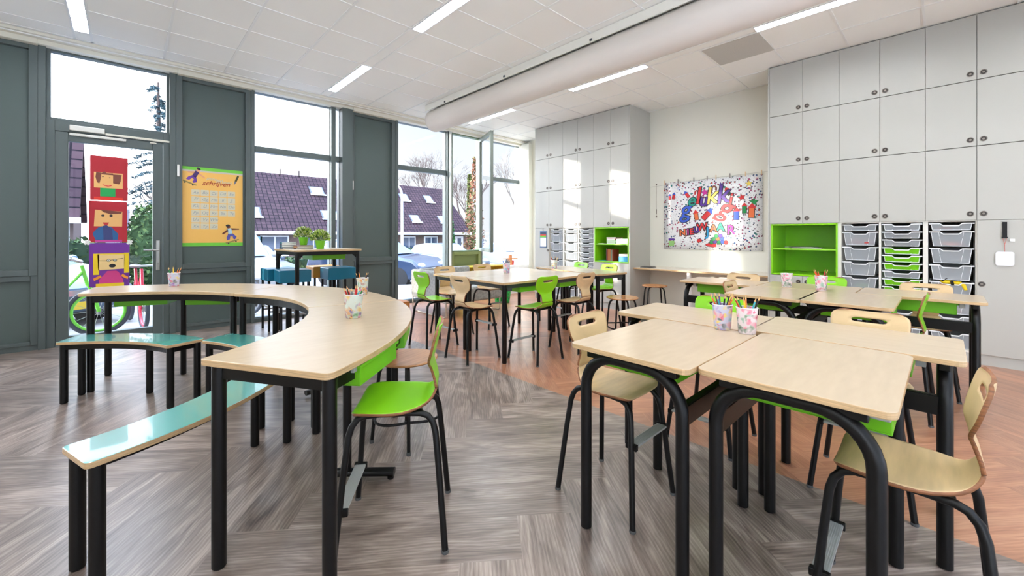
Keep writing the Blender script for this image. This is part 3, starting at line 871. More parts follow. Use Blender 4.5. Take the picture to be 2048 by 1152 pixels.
# =================================================================== HIGH TABLE BY THE WINDOW
t = thing('high_table', 'tall square table by the window carrying two plants and books', 'table', (1.40,5.14,0), R(1))
q = MB(); q.prism(rrect(0,.80,0,.86,.02), 1.038,1.06, 0, 1); q.build('tabletop', [LAM, EDGE], t, bevel=.003)
q = MB(); q.box(.04,.76,.02,.04,.995,1.038); q.box(.04,.76,.82,.84,.995,1.038); q.box(.02,.04,.04,.82,.995,1.038); q.box(.76,.78,.04,.82,.995,1.038)
q.build('apron', BLACK, t, bevel=.003)
for px, py in ((.04,.04),(.76,.04),(.04,.82),(.76,.82)):
    q = MB(); q.lathe([(0,0),(.02,0),(.024,.006),(.024,1.038),(0,1.038)], 16, (px,py,0)); q.build('leg', BLACK, t, smooth=True)
    q = MB(); sx = 1 if px < .4 else -1; q.add([(px,py,.93),(px,py,.995),(px+sx*.07,py,.995),(px,py+.01,.93),(px,py+.01,.995),(px+sx*.07,py+.01,.995)], [(0,1,2),(5,4,3),(0,3,4,1),(1,4,5,2),(2,5,3,0)]); q.build('gusset', BLACK, t)
o = drawer_box(t, -.2,.2,-.18,.18,.93,.99); o.location = (.45,.34,0)
# cube stools
BLUE = mat('petrol blue upholstery', (14,112,142), .35); MUST = mat('mustard upholstery', (216,150,50), .45)
def box_stool(x, y, rz, m, label, nm='upholstered_stool'):
    t = thing(nm, label, 'stool', (x,y,0), R(rz), 'cube topped high stools')
    q = MB(); q.box(-.18,.18,-.17,.17,.645,.80); q.build('cushion', m, t, bevel=.012, segs=3)
    for sx in (-1,1):
        for sy in (-1,1):
            q = MB(); q.box(sx*.155-.012,sx*.155+.012,sy*.145-.012,sy*.145+.012,0,.645); q.build('leg', BLACK, t, bevel=.002)
    q = MB(); q.box(-.145,.145,-.153,-.137,.24,.262); q.box(-.145,.145,.137,.153,.24,.262); q.box(-.163,-.147,-.135,.135,.30,.322); q.box(.147,.163,-.135,.135,.30,.322)
    q.build('crossbar', STEEL, t, bevel=.002)
    return t
box_stool(1.47,6.09,2,BLUE,'petrol blue cube stool at the far left of the high table')
box_stool(1.53,5.69,-4,BLUE,'petrol blue cube stool in front left under the high table')
box_stool(2.04,6.12,0,MUST,'mustard yellow cube stool behind the high table')
box_stool(2.10,5.71,0,BLUE,'petrol blue cube stool at the right of the high table')

# =================================================================== CABINETS
XC = 5.91      # front plane
def finger_pull(parent, x, y, z, dark=False):
    q = MB(); q.T = Matrix.Translation((x,y,z)) @ Matrix.Rotation(R(-90),4,'Y')
    q.lathe([(.026,0),(.026,.003),(.021,.0045),(.019,.0012)], 24, cap0=True, cap1=False)
    q.lathe([(.019,.0012),(.0,.0009)], 24, mi=1, cap0=False, cap1=False)
    q.lathe([(.008,.0012),(.010,.0035),(0,.0042)], 14, mi=0, cap0=False, cap1=False)
    return q.build('finger_pull', [HND, HNDD], parent, smooth=True)
ROWS = [(1.378,2.082),(2.086,2.714),(2.718,3.338)]
def cupboard_doors(par, ya, yb, z0, z1, hinge):
    """one door: yb<ya ; finger pull near the edge given by hinge (+1 = pull at low-y edge)"""
    q = MB(); q.box(XC-.018, XC, yb+.0018, ya-.0018, z0+.0015, z1-.0015); d = q.build('door', CAB, par, bevel=.0008)
    hy = yb+.042 if hinge > 0 else ya-.042
    finger_pull(d, XC-.0182, hy, z0+.06)
    return d
def tray(y0, w, ztop, deep, cont=None, lab='', grp=''):
    """translucent plastic tray; front at XC, rim at ztop, y0 = high-y side"""
    h = .145 if deep else .068
    nm = 'deep_storage_tray' if deep else 'shallow_storage_tray'
    t = thing(nm, lab, 'storage tray', (XC+.006, y0-w/2, ztop), 0, grp)
    hw = w/2-.022; D = .42; tp = .018 if deep else .010; th = .003
    q = MB()
    # tapered body, front face has a lowered lip
    def ring(z, k): return [(0+k*.012, hw-k*tp), (D-k*.02, hw-k*tp), (D-k*.02, -hw+k*tp), (0+k*.012, -hw+k*tp)]
    a = ring(0,0); c = ring(0,1)
    lip = -.024
    vs = [(a[0][0],a[0][1],-.004),(a[1][0],a[1][1],-.004),(a[2][0],a[2][1],-.004),(a[3][0],a[3][1],-.004),
          (c[0][0],c[0][1],-h),(c[1][0],c[1][1],-h),(c[2][0],c[2][1],-h),(c[3][0],c[3][1],-h),
          (0,hw*.52,-.004),(0,hw*.38,lip),(0,-hw*.38,lip),(0,-hw*.52,-.004)]
    fs = [(0,1,5,4),(1,2,6,5),(2,3,7,6),(4,5,6,7),(0,4,9,8),(9,4,7,10),(10,7,3,11)]
    q.add(vs, fs); q.build('tray_body', TRAYC if cont != 'lime' else TRAYG, t)
    # white rim following the scoop
    q = MB(); o_ = -.006
    path = [(o_,hw+.014,0),(o_,hw*.54,0),(o_,hw*.38,lip+.002),(o_,-hw*.38,lip+.002),(o_,-hw*.54,0),(o_,-hw-.014,0)]
    for p0, p1 in zip(path[:-1], path[1:]):
        q.add([(p0[0],p0[1],p0[2]-.009),(p1[0],p1[1],p1[2]-.009),(p1[0],p1[1],p1[2]+.002),(p0[0],p0[1],p0[2]+.002),(p0[0]+.007,p0[1],p0[2]-.009),(p1[0]+.007,p1[1],p1[2]-.009),(p1[0]+.007,p1[1],p1[2]+.002),(p0[0]+.007,p0[1],p0[2]+.002)],
              [(0,1,2,3),(7,6,5,4),(0,4,5,1),(3,2,6,7)])
    q.box(0,D,hw,hw+.014,-.006,0); q.box(0,D,-hw-.014,-hw,-.006,0)
    for s_ in (-1,1):   # moulded corner ribs
        q.add([(-.001,s_*hw*.62,-.006),(-.001,s_*hw*.60,-.006),(.011,s_*(hw-tp)*.52,-h),(.011,s_*(hw-tp)*.54,-h)], [(0,1,2,3)])
        q.add([(-.001,s_*(hw-.001),-.006),(-.001,s_*(hw-.006),-.006),(.011,s_*(hw-tp-.005),-h),(.011,s_*(hw-tp),-h)], [(0,1,2,3)])
    q.box(.009,.013,-hw+tp,hw-tp,-h-.001,-h+.004)
    q.build('rim', TRAYR, t)
    if cont and cont != 'lime':
        q = MB(); rnd = random.Random(hash((round(y0,2), round(ztop,2))) % 1000)
        cc, n_, hh = cont
        for k in range(n_):
            x = rnd.uniform(.06,.30); y = rnd.uniform(-hw+.07,hw-.07); z = -h+.006+rnd.uniform(0,hh)
            q.T = Matrix.Translation((x,y,z)) @ Matrix.Rotation(rnd.uniform(-.6,.6),4,'Z') @ Matrix.Rotation(rnd.uniform(-.1,.1),4,'Y')
            q.box(-.05,.05,-.045,.045,0,.012, rnd.randrange(len(cc)))
        q.build('contents', cc, t, bevel=.002)['kind'] = 'stuff'
    return t
TRAYC = clear_plastic('clear tray plastic', (196,203,208), .52, .3)
TRAYG = clear_plastic('tray full of lime green', (120,205,30), .92, .3)
TRAYR = mat('frosted tray rim', (232,236,238), .4)
TRAYW = TRAYC
def C_(n, c): return mat(n, c, .6)
RED_ = C_('red craft card',(196,52,48)); PINK_ = C_('pink craft card',(228,120,130)); ORAN_ = C_('orange paper',(226,120,70)); BLU_ = C_('blue paper',(90,120,170)); KR_ = C_('kraft paper',(196,168,130)); GR_ = C_('grey paper',(150,150,155)); PUR_ = C_('purple craft card',(128,52,140)); WH_ = PAPER

def tower(y1, y0, label, cols, half=False, shelf=None, lower=None, grp='white storage cabinets'):
    """a two-door-wide cabinet tower from y1 (high) down to y0. cols: list of (yhigh, ylow, kind)"""
    t = thing('storage_cabinet', label, 'cabinet', (0,0,0), 0, grp)
    q = MB(); W = .018
    ym = (y0+y1)/2
    for y in (y1, y0+W): q.box(XC, XR-.004, y-W, y, .10, 3.342)
    q.box(XC, XR-.02, ym-W/2, ym+W/2, 1.382 if half else .118, 3.324)
    q.box(XC, XR-.004, y0+W, y1-W, 3.324, 3.342); q.box(XC, XR-.004, y0+W, y1-W, .10, .118)
    q.box(XR-.02, XR-.004, y0+W, y1-W, .118, 3.324)
    for z in (1.366, 2.076, 2.707): q.box(XC+.002, XR-.02, y0+W, y1-W, z, z+.016)
    q.build('carcass', CABIN, t, bevel=.0008)
    q = MB(); q.box(XC+.004, XC+.03, y0, y1, 0, .10); q.build('plinth', CAB, t)
    q = MB()
    q.box(XC-.0005, XC+.001, y0+.001, y1-.001, 1.379, 3.337); q.build('painted_gap_shade', GAP_SHADE, t)  # dark sheet behind the doors, paints the shade in their gaps
    for z0, z1 in ROWS:
        cupboard_doors(t, y1, ym, z0, z1, 1); cupboard_doors(t, ym, y0, z0, z1, -1)
    return t
# right hand block
Y = [1.516, .826, .136, -.554, -1.244]
ta = tower(Y[0], Y[1], 'white cabinet tower with the green open shelves, next to the colourful poster', None, True)
tb = tower(Y[1], Y[2], 'white cabinet tower holding two columns of clear trays', None)
tc_ = tower(Y[2], Y[3], 'white cabinet tower with a tray column and the tall door at the right edge', None)
td = tower(Y[3], Y[4], 'white cabinet tower outside the picture beyond the right edge', None)
def side_panel(par, y, nm='side_panel'):
    q = MB(); q.box(XC-.018, XR-.002, y, y+.02, 0, 3.342); return q.build(nm, CAB, par, bevel=.001)
side_panel(ta, Y[0])
def open_green(par, y1, y0, zs, zb, zt=1.374):
    q = MB(); e = .018
    q.box(XC-.012, XR-.03, y1-e-.012, y1-e+.004, zb, zt); q.box(XC-.012, XR-.03, y0+e-.004, y0+e+.012, zb, zt)
    q.box(XC-.012, XR-.03, y0+e, y1-e, zt-.018, zt-.002); q.box(XC-.012, XR-.03, y0+e, y1-e, zb, zb+.018)
    q.box(XR-.045, XR-.03, y0+e, y1-e, zb, zt)
    o = q.build('green_niche', LIME, par, bevel=.0015)
    q = MB(); q.box(XC+.01, XR-.05, y0+e+.012, y1-e-.012, zs, zs+.018); q.build('shelf', mat('lime shelf board',(150,214,60),.3), par, bevel=.0015)
    # doors below
    ym = (y0+y1)/2
    for a, b_, h in ((y1, ym, 1), (ym, y0, -1)):
        q = MB(); q.box(XC-.018, XC, b_+.0018, a-.0018, .105, zb-.004); d = q.build('door', CAB, par, bevel=.0008)
        finger_pull(d, XC-.0182, b_+.042 if h > 0 else a-.042, zb-.07)
    q = MB(); q.box(XC-.0005, XC+.001, y0+.001, y1-.001, .11, zb-.006); q.build('painted_gap_shade', GAP_SHADE, par)  # same dark sheet for the gap shade of the lower doors
open_green(ta, Y[0], Y[1], 1.055, .745)
def rack(par, y1, y0):
    q = MB(); q.box(XC+.43, XC+.44, y0+.02, y1-.02, .12, 1.36); q.build('rack_back', mat('dark rack interior',(96,93,88),.8), par)
def column(y1, y0, pattern, where, grp, conts):
    z = 1.352; k = 0
    nwords = ['topmost','second','third','fourth','fifth','sixth','seventh','eighth','ninth','tenth','eleventh','twelfth','thirteenth','fourteenth','fifteenth']
    for i, p in enumerate(pattern):
        tray(y1-.006, (y1-y0)-.012, z, p == 2, conts.get(i), ('%s clear tray down in the %s' % (nwords[i], where)) if conts.get(i) != 'lime' else ('%s tray down, lime green inside, in the %s' % (nwords[i], where)), grp)
        z -= .0832*p
dp = [1]+[2]*7
rack(tb, Y[1], Y[1]-.345); rack(tb, Y[1]-.345, Y[2]); rack(tc_, Y[2], Y[2]-.345)
column(Y[1]-.009, Y[1]-.345, dp, 'column beside the empty green shelves', 'clear trays in the right hand racks',
       {1:([RED_,PINK_,BLU_],14,.05), 2:([BLU_,KR_,WH_],9,.02), 3:([BLU_,KR_,WH_],8,.03), 4:([WH_,GR_,LIMEP],8,.05), 5:([GR_,BLU_],6,.03), 6:([WH_,BLU_],6,.03)})
column(Y[1]-.345, Y[2]+.009, [1]*9+[2]*3, 'middle column of the right hand racks', 'clear trays in the right hand racks',
       {3:'lime',4:'lime',5:'lime',7:'lime',8:'lime',0:([GR_],2,.0),1:([GR_,KR_],2,.0),2:([KR_,WH_],2,.0)})
column(Y[2]-.009, Y[2]-.345, dp, 'column left of the tall cupboard door', 'clear trays in the right hand racks',
       {0:([RED_,WH_],3,.01),1:([ORAN_],10,.02), 2:([WH_,GR_],12,.06), 3:([WH_],3,.0), 4:([BLU_,GR_],6,.03),5:([WH_,RED_],6,.03),6:([GR_],5,.02)})
def tall_door(par, y1, y0, pull_z, left):
    q = MB(); q.box(XC-.018, XC, y0+.002, y1-.002, .105, 1.374); d = q.build('tall_door', CAB, par, bevel=.0008)
    finger_pull(d, XC-.0182, y1-.03 if left else y0+.03, pull_z)
tall_door(tc_, Y[2]-.345, Y[3], .77, True); tall_door(td, Y[3], Y[4], .77, True)
# far block by the windows
Z = [5.562, 4.874, 4.186, 3.498]
fa = tower(Z[0], Z[1], 'far white cabinet tower next to the window with the hanging calendar', None)
fb = tower(Z[1], Z[2], 'far white cabinet tower in the middle with the sunlit doors', None)
fc = tower(Z[2], Z[3], 'far white cabinet tower with green shelves of books', None, True)
side_panel(fc, Z[3]-.02); side_panel(fa, Z[0])
tall_door(fa, Z[0], Z[0]-.344, .95, False)
rack(fa, Z[0]-.344, Z[1]); rack(fb, Z[1], Z[1]-.344); rack(fb, Z[1]-.344, Z[2])
fg = 'clear trays in the far racks'
column(Z[0]-.344, Z[1]+.009, dp, 'far column beside the calendar door', fg, {})
column(Z[1]-.009, Z[1]-.344, dp, 'sunlit middle column of the far racks', fg, {})
column(Z[1]-.344, Z[2]+.009, [1]*15, 'far column beside the book shelves', fg, {})
open_green(fc, Z[2], Z[3], 1.075, .78)

# ------- shelf contents
def book_like(nm, lab, cat, m, x0,x1,y0,y1,z0,z1, grp=None, page=True):
    q = MB(); q.box(x0,x1,y0,y1,z0,z1,0)
    if page and z1-z0 > .006: q.box(x0-.0006,x0,y0+.001,y1-.001,z0+.002,z1-.002,1)
    o = q.build(nm, [m, PAPER], bevel=.0008); tag(o, lab, cat, grp); return o
rnd = random.Random(11)
def pile(x0, y0, y1, z0, specs, depth=.22):
    z = z0
    for nm, lab, cat, m, h, ins, grp in specs:
        a = rnd.uniform(-.008,.008)
        book_like(nm, lab, cat, m, x0+a+ins, x0+depth+a, y0+rnd.uniform(0,.012), y1-rnd.uniform(0,.012), z, z+h, grp); z += h
    return z
zs = 1.093
R1 = C_('crimson cover',(190,36,60)); R2 = C_('pink cover',(206,130,160)); G3 = C_('dark green folder',(60,110,40)); W2 = PAPER
pile(5.99,3.80,3.99,zs,[('folder','green folder at the bottom of the left pile on the far upper shelf','folder',G3,.014,0,'green folders on the far upper shelf')]+
     [('folder','green folder in the left pile on the far upper shelf','folder',LIME if k%2 else G3,.013,0,'green folders on the far upper shelf') for k in range(4)]+
     [('book','crimson book under the others on the green folders of the far upper shelf','book',R1,.020,0,None),('book','crimson and pink book on top of the left pile on the far upper shelf','book',R2,.024,0,None)])
pile(5.97,3.56,3.78,zs,[('paper_ream','white paper pack at the right of the far upper shelf, lower of two','paper',W2,.04,0,None),('box_file','pale green box on the white paper pack of the far upper shelf','box',C_('pale green box',(196,216,200)),.045,0,None)])
b_ = book_like('paper_sheets','loose white sheets lying at the left of the far upper shelf','paper',PAPER,5.95,6.2,4.02,4.13,zs,zs+.006)
zl = .798
OR1 = C_('orange brown cover',(186,104,60)); OR2 = C_('red brown cover',(160,60,44)); DK = C_('dark cover',(80,60,60)); GG = C_('grey green cover',(110,130,110))
k_ = 0
for m, w_, h_, lb in ((DK,.016,.21,'dark slim book standing leftmost on the far lower shelf'),(OR2,.024,.20,'red brown book standing on the far lower shelf beside the dark one'),(OR1,.03,.205,'orange book standing on the far lower shelf'),(OR1,.026,.20,'orange brown book in the middle of the far lower shelf'),(GG,.028,.19,'grey green book standing on the far lower shelf'),(OR2,.02,.195,'red book left of the blue tub on the far lower shelf')):
    y = 4.02-k_; book_like('book', lb, 'book', m, 6.02, 6.2, y-w_, y-.001, zl, zl+h_, 'standing books on the far lower shelf', page=False); k_ += w_
q = MB(); q.prism(rrect(5.97,6.2,3.545,3.745,.02), zl, zl+.085); o = q.build('tub', mat('sky blue tub',(60,160,220),.35), bevel=.002); tag(o,'sky blue tub at the right end of the far lower shelf','tub')
book_like('booklet','red and white booklet lying on the sky blue tub','booklet',C_('red white cover',(226,180,180)),5.985,6.18,3.56,3.74,zl+.086,zl+.125)
book_like('magazine','thin magazine lying at the left of the far lower shelf','magazine',C_('turquoise cover',(90,190,180)),5.94,6.14,3.90,4.13,zl,zl+.005)
# magazines on the right green shelf
for k in range(6):
    q = MB(); a = rnd.uniform(-.25,.25); q.T = Matrix.Translation((6.08, 1.16+rnd.uniform(-.06,.06), 1.0735+.0032*k)) @ Matrix.Rotation(a+PI/2,4,'Z')
    q.box(-.15,.15,-.105,.105,0,.003, 0)
    o = q.build('magazine', C_('magazine cover %d'%k, [(200,200,196),(150,150,150),(225,224,220),(120,120,120),(210,205,205),(90,90,92)][k])); tag(o, 'magazine in the flat pile on the green shelf of the right cabinet','magazine','magazines on the right green shelf')

# things hanging on the doors
t = thing('wall_calendar', 'blue clip calendar with a photo hanging on the far tall door by the window', 'calendar', (XC-.022, 5.36, 1.20))
q = MB(); q.box(-.004,0,-.088,.088,-.20,.12); q.build('board', mat('slate blue board',(92,116,150),.5), t, bevel=.003)
q = MB(); q.box(-.0055,-.0042,-.075,.075,-.18,-.01); q.build('date_sheet', PAPER, t)
q = MB(); q.box(-.0055,-.0042,-.075,.075,0,.03,0); q.box(-.0055,-.0042,-.075,.075,.03,.055,1); q.box(-.0055,-.0042,-.075,.075,.06,.10,2); q.build('photo_strip', [LIMEP,RED_,mat('dark print',(40,60,90),.6)], t)
q = MB(); q.tube([(-.003,0,.12),(-.003,.006,.16),(0,0,.178)],.003,8); q.build('hook', BLACK, t)
t = thing('hanging_sign', 'blank white card hanging on a pink cord from the tall door at the right', 'sign', (XC-.03, -.378, 1.01))
q = MB(); q.T = Matrix.Rotation(R(90),4,'Y') ; q.prism(rrect(-.07,.06,-.056,.056,.018), -.006, 0); q.build('card', mat('white card',(232,233,240),.4), t, bevel=.0015)
q = MB(); q.tube([(-.002,.0,.075-.03),(-.002,.0,.14),(0,.014,.205),(.0,-.014,.205),(-.002,.0,.14)], .0022, 6); q.build('cord', mat('pink brown cord',(200,120,110),.7), t)
q = MB(); q.box(-.005,.006,-.014,.014,.20,.345); q.box(-.006,.007,-.018,.018,.195,.207); q.build('strap', BLACK, t)
q = MB(); q.box(.004,.012,-.06,-.03,.165,.19); q.build('door_hook', WHITE, t)
# yellow and black bundle in a tray
t = thing('work_gloves','yellow and black gloves bulging from a tray left of the tall cupboard door','gloves',(XC+.02,-.04,.745))
q = MB(); q.ball((.03,.03,.02),.035,12,(1,1.5,.7)); q.ball((.02,-.04,.015),.032,12,(1,1.3,.6)); q.tube([(.03,-.05,.02),(-.012,-.085,.0),(-.016,-.10,-.045)],[.02,.016,.011],10); q.build('glove_cloth', mat('bright yellow cloth',(240,205,20),.7), t, smooth=True)
q = MB(); q.tube([(.0,-.005,.03),(-.02,-.01,.02),(-.02,-.012,-.005)],.012,8); q.tube([(.0,.06,.03),(.0,.03,.055),(.01,.005,.062)],.006,8); q.build('cuff', BLACK, t, smooth=True)

# =================================================================== WALL SHELF AND POSTERS
t = thing('wall_shelf','long birch wall shelf under the colourful poster, between the cabinets','shelf',(0,0,0))
q = MB(); q.box(5.99,XR-.001,1.54,3.475,.690,.712,0); q.box(5.985,5.99,1.54,3.475,.690,.712,1); q.build('shelf_board',[mat('white birch shelf',(232,224,208),.35),EDGE],t,bevel=.001)
q = MB(); q.lathe([(0,0),(.032,0),(.032,.69),(0,.69)],20,(6.10,2.62,0)); q.build('leg',WHITE,t,smooth=True)
q = MB(); q.box(XR-.03,XR-.001,1.6,3.42,.655,.690); q.build('wall_batten',WHITE,t)
q = MB(); q.box(6.10,6.30,3.24,3.42,.712,.719); q.box(6.12,6.29,3.25,3.41,.719,.722,0); o=q.build('tablet',mat('dark tablet',(60,58,58),.4),bevel=.002); tag(o,'dark thin tablet lying at the far end of the wall shelf','tablet')
# pull cord on the wall left of the poster
t = thing('pull_cord','thin cord with small knobs on the wall left of the colourful poster','cord',(XR-.012,3.36,1.5))
q = MB(); q.tube([(0,0,.58),(-.004,.002,.3),(0,0,.06)],.003,6); q.build('cord',mat('beige cord',(186,176,160),.7),t); q=MB(); q.ball((0,0,.60),.012,8); q.ball((0,0,.05),.014,8); q.tube([(0,0,.18),(0,0,.10)],.006,6); q.build('knob',mat('grey brown knob',(130,120,108),.5),t,smooth=True)

def wallP(y, z, k=0): return (XR-.012-k*.0012, y, z)
def dots_mat():
    m = bpy.data.materials.new('confetti print'); m.use_nodes = True
    n = m.node_tree.nodes; l = m.node_tree.links; b = n['Principled BSDF']; b.inputs['Roughness'].default_value = .45
    t = n.new('ShaderNodeTexCoord'); base = None
    prev = None
    for i, (sc, th, cols) in enumerate(((70, .20, ((60,60,66),(110,100,110))), (24, .30, ((40,36,46),(50,40,60))), (24, .20, ((70,110,170),(200,70,120))), (13, .20, ((34,30,40),(60,40,60))), (13, .14, ((40,160,150),(224,90,70))))):
        v = n.new('ShaderNodeTexVoronoi'); v.inputs['Scale'].default_value = sc; l.new(t.outputs['Object'], v.inputs['Vector'])
        lt = n.new('ShaderNodeMath'); lt.operation = 'LESS_THAN'; lt.inputs[1].default_value = th; l.new(v.outputs['Distance'], lt.inputs[0])
        s = n.new('ShaderNodeSeparateColor'); l.new(v.outputs['Color'], s.inputs[0])
        c = n.new('ShaderNodeValToRGB'); c.color_ramp.interpolation = 'CONSTANT'; c.color_ramp.elements[0].color = rgb(cols[0]); c.color_ramp.elements[1].color = rgb(cols[1]); c.color_ramp.elements[1].position = .5
        l.new(s.outputs[1], c.inputs[0])
        x = n.new('ShaderNodeMixRGB'); l.new(lt.outputs[0], x.inputs[0]); l.new(c.outputs[0], x.inputs[2])
        if prev is None: x.inputs[1].default_value = rgb((238,238,240))
        else: l.new(prev.outputs[0], x.inputs[1])
        prev = x
    l.new(prev.outputs[0], b.inputs['Base Color']); return m
def ink(n_, c): return mat('ink '+n_, c, .5)
K = ink('black',(30,28,34)); IR = ink('red',(214,44,48)); IP = ink('magenta',(206,40,150)); IB = ink('blue',(50,90,200)); IT = ink('teal',(20,150,130)); IG = ink('green',(20,140,70)); IY = ink('yellow',(240,214,90)); IV = ink('violet',(90,50,150)); IO = ink('orange',(232,116,60)); ICY = ink('cyan',(30,150,200))
Yl, Yr, Zb, Zt = 3.225, 1.768, 1.012, 2.108
poster = thing('new_year_poster','large white poster with colourful hand drawn lettering and stars pegged to a string','poster',(XR-.012, 0, 0))
def PQ(u, v, k=0): return (-k*.0012, Yl+(Yr-Yl)*u, Zb+(Zt-Zb)*v)
q = MB(); 
N_ = 12
for i in range(N_):
    for j in range(6):
        pass
vs=[];fs=[]
for j in range(7):
    for i in range(N_+1):
        u=i/N_; v=j/6; x=-.006*abs(math.sin(u*PI*2.3))*(1-v)-.001; p=PQ(u,v); vs.append((x,p[1],p[2]))
for j in range(6):
    for i in range(N_):
        a=j*(N_+1)+i; fs.append((a,a+N_+1,a+N_+2,a+1))
q.add(vs,fs); sh=q.build('poster_sheet',dots_mat(),poster,smooth=True)
md=sh.modifiers.new('t','SOLIDIFY'); md.thickness=.001
ROTR = (R(90),0,R(-90))
def ptext(s, u, v, size, m, rot=0, shear=0, k=8, name='lettering', off=.004):
    p = PQ(u,v,k); M = Matrix.Rotation(R(-90),4,'Z') @ Matrix.Rotation(R(90),4,'X') @ Matrix.Rotation(R(rot),4,'Z')
    o2 = text(s, name, K, size*1.0, (p[0]+.0008,p[1],p[2]), M.to_euler(), poster, .0002, shear=shear, off=off+.011)
    return text(s, name, m, size, p, M.to_euler(), poster, .0004, shear=shear, off=off)
def cz(c0,c1): return c0
# "gelukkig nieuwjaar"
for s, u, v, sz, m, ro in (('g',.24,.575,.36,IB,4),('e',.31,.705,.27,IT,5),('l',.375,.76,.36,IR,5),('u',.435,.70,.27,IV,5),('k',.515,.75,.36,IY,6),('k',.625,.755,.38,IV,6),('i',.705,.69,.24,IR,4),('g',.66,.585,.42,IR,-24)):
    ptext(s,u,v,sz,m,ro,.25)
for s, u, v, sz, m in (('N',.215,.24,.13,IO),('I',.275,.25,.13,IP),('E',.315,.255,.13,IR),('U',.365,.28,.13,IV),('W',.425,.32,.15,IR)):
    ptext(s,u,v,sz,m,8,.1)
for s, u, v, sz, m in (('J',.485,.25,.19,ICY),('A',.545,.30,.15,IO),('A',.615,.31,.17,IT),('R',.715,.27,.19,IP)):
    ptext(s,u,v,sz,m,0,0)
def star(u, v, r, m, rot=0, pts=5, inner=.42, nm='star'):
    poly=[]; pk=[]
    for i in range(pts*2):
        a=R(90+rot)+PI*i/pts; rr=r if i%2==0 else r*inner; poly.append((math.cos(a)*rr, math.sin(a)*rr))
    q=MB(); c=PQ(u,v,4)
    for kk,(sc,mi) in enumerate(((1.16,1),(1.0,0))):
        n=len(poly); q.add([(c[0]-.0006*kk, c[1]-x*sc, c[2]+y*sc) for x,y in poly],[tuple(range(n))],mi)
    return q.build(nm,[m,K],poster)
for u,v,r,m,ro in ((.455,.815,.060,IP,10),(.62,.90,.045,IV,20),(.88,.885,.048,IY,0),(.815,.71,.055,IR,15),(.925,.64,.062,IG,0),(.925,.835,.0,IB,0)):
    if r: star(u,v,r,m,ro)
rs_=random.Random(5)
q=MB()
for i in range(26):
    u,v=rs_.choice([(rs_.uniform(.03,.97),rs_.uniform(.03,.12)),(rs_.uniform(.03,.2),rs_.uniform(.1,.95)),(rs_.uniform(.78,.97),rs_.uniform(.05,.6)),(rs_.uniform(.1,.95),rs_.uniform(.85,.96))])
    c=PQ(u,v,3); mi=rs_.randrange(5)
    for k in range(8):
        a=PI*k/4+.2; q.add([(c[0],c[1]+math.cos(a)*.006-math.sin(a)*.002,c[2]+math.sin(a)*.006+math.cos(a)*.002),(c[0],c[1]+math.cos(a)*.03,c[2]+math.sin(a)*.03),(c[0],c[1]+math.cos(a)*.006+math.sin(a)*.002,c[2]+math.sin(a)*.006-math.cos(a)*.002)],[(0,1,2)],mi)
q.build('drawn_sparks',[IB,IT,IP,IR,K],poster)
# rockets, party hats and arches
def rocket(u,v,L,m,rot):
    c=PQ(u,v,5); q=MB(); M=Matrix.Translation(c)@Matrix.Rotation(R(rot),4,'X')
    q.T=M; w=L*.16
    q.add([(0,-w*1.25,-L*.45),(0,w*1.25,-L*.45),(0,w*1.25,L*.22),(0,-w*1.25,L*.22)],[(0,1,2,3)],1)
    q.add([(-.0008,-w,-L*.42),(-.0008,w,-L*.42),(-.0008,w,L*.2),(-.0008,-w,L*.2)],[(0,1,2,3)],0)
    q.add([(-.0009,-w*1.7,L*.2),(-.0009,w*1.7,L*.2),(-.0009,0,L*.55)],[(0,1,2)],2)
    q.build('drawn_rocket',[m,K,IR if m is not IR else IB],poster)
rocket(.365,.49,.17,IO,-8); rocket(.48,.50,.22,IR,42); rocket(.765,.49,.20,IB,0); rocket(.685,.80,.14,K,-25); rocket(.84,.56,.16,IG,0); rocket(.905,.52,.22,IO,3); rocket(.265,.80,.13,IR,-35); rocket(.07,.78,.10,IR,0); rocket(.115,.79,.12,IR,10)
def arch(u,v,r,m):
    c=PQ(u,v,5); q=MB()
    for kk,(ra,rb,mi) in enumerate(((r*.42,r*1.1,1),(r*.52,r,0))):
        n=12; x=c[0]-.0005*kk
        for i in range(n):
            a,b2=PI*i/n,PI*(i+1)/n
            q.add([(x,c[1]+math.cos(a)*ra,c[2]+math.sin(a)*ra),(x,c[1]+math.cos(a)*rb,c[2]+math.sin(a)*rb),(x,c[1]+math.cos(b2)*rb,c[2]+math.sin(b2)*rb),(x,c[1]+math.cos(b2)*ra,c[2]+math.sin(b2)*ra)],[(0,1,2,3)],mi)
        for s in (-1,1):
            q.add([(x,c[1]+s*ra,c[2]),(x,c[1]+s*rb,c[2]),(x,c[1]+s*rb,c[2]-r*.9),(x,c[1]+s*ra,c[2]-r*.9)],[(0,1,2,3)],mi)
    q.build('drawn_arch',[m,K],poster)
arch(.37,.82,.035,IR); arch(.55,.86,.04,mat('ink brown',(150,90,70),.5)); arch(.645,.84,.042,IT)
# bowl of doughnuts
q=MB(); rs_=random.Random(2)
c=PQ(.60,.06,5)
def disc(cy,cz,ry,rz,x,mi,n=18): q.add([(x,cy+ry*math.cos(2*PI*i/n),cz+rz*math.sin(2*PI*i/n)) for i in range(n)],[tuple(range(n))],mi)
disc(c[1],c[2]+.01,.205,.042,c[0],1); disc(c[1],c[2]+.012,.198,.036,c[0]-.0006,0)
for i,(dy,dz,mi) in enumerate(((.11,.05,2),(.06,.06,3),(.0,.05,2),(-.05,.06,4),(-.10,.05,0),(.08,.10,2),(.02,.105,5),(-.04,.11,4),(-.02,.15,3),(.04,.145,2))):
    disc(c[1]+dy,c[2]+dz,.033,.033,c[0]-.0010-.0002*i,1); disc(c[1]+dy,c[2]+dz,.028,.028,c[0]-.0011-.0002*i,mi)
q.build('drawn_bowl',[IR,K,IG,IV,IB,IO],poster)
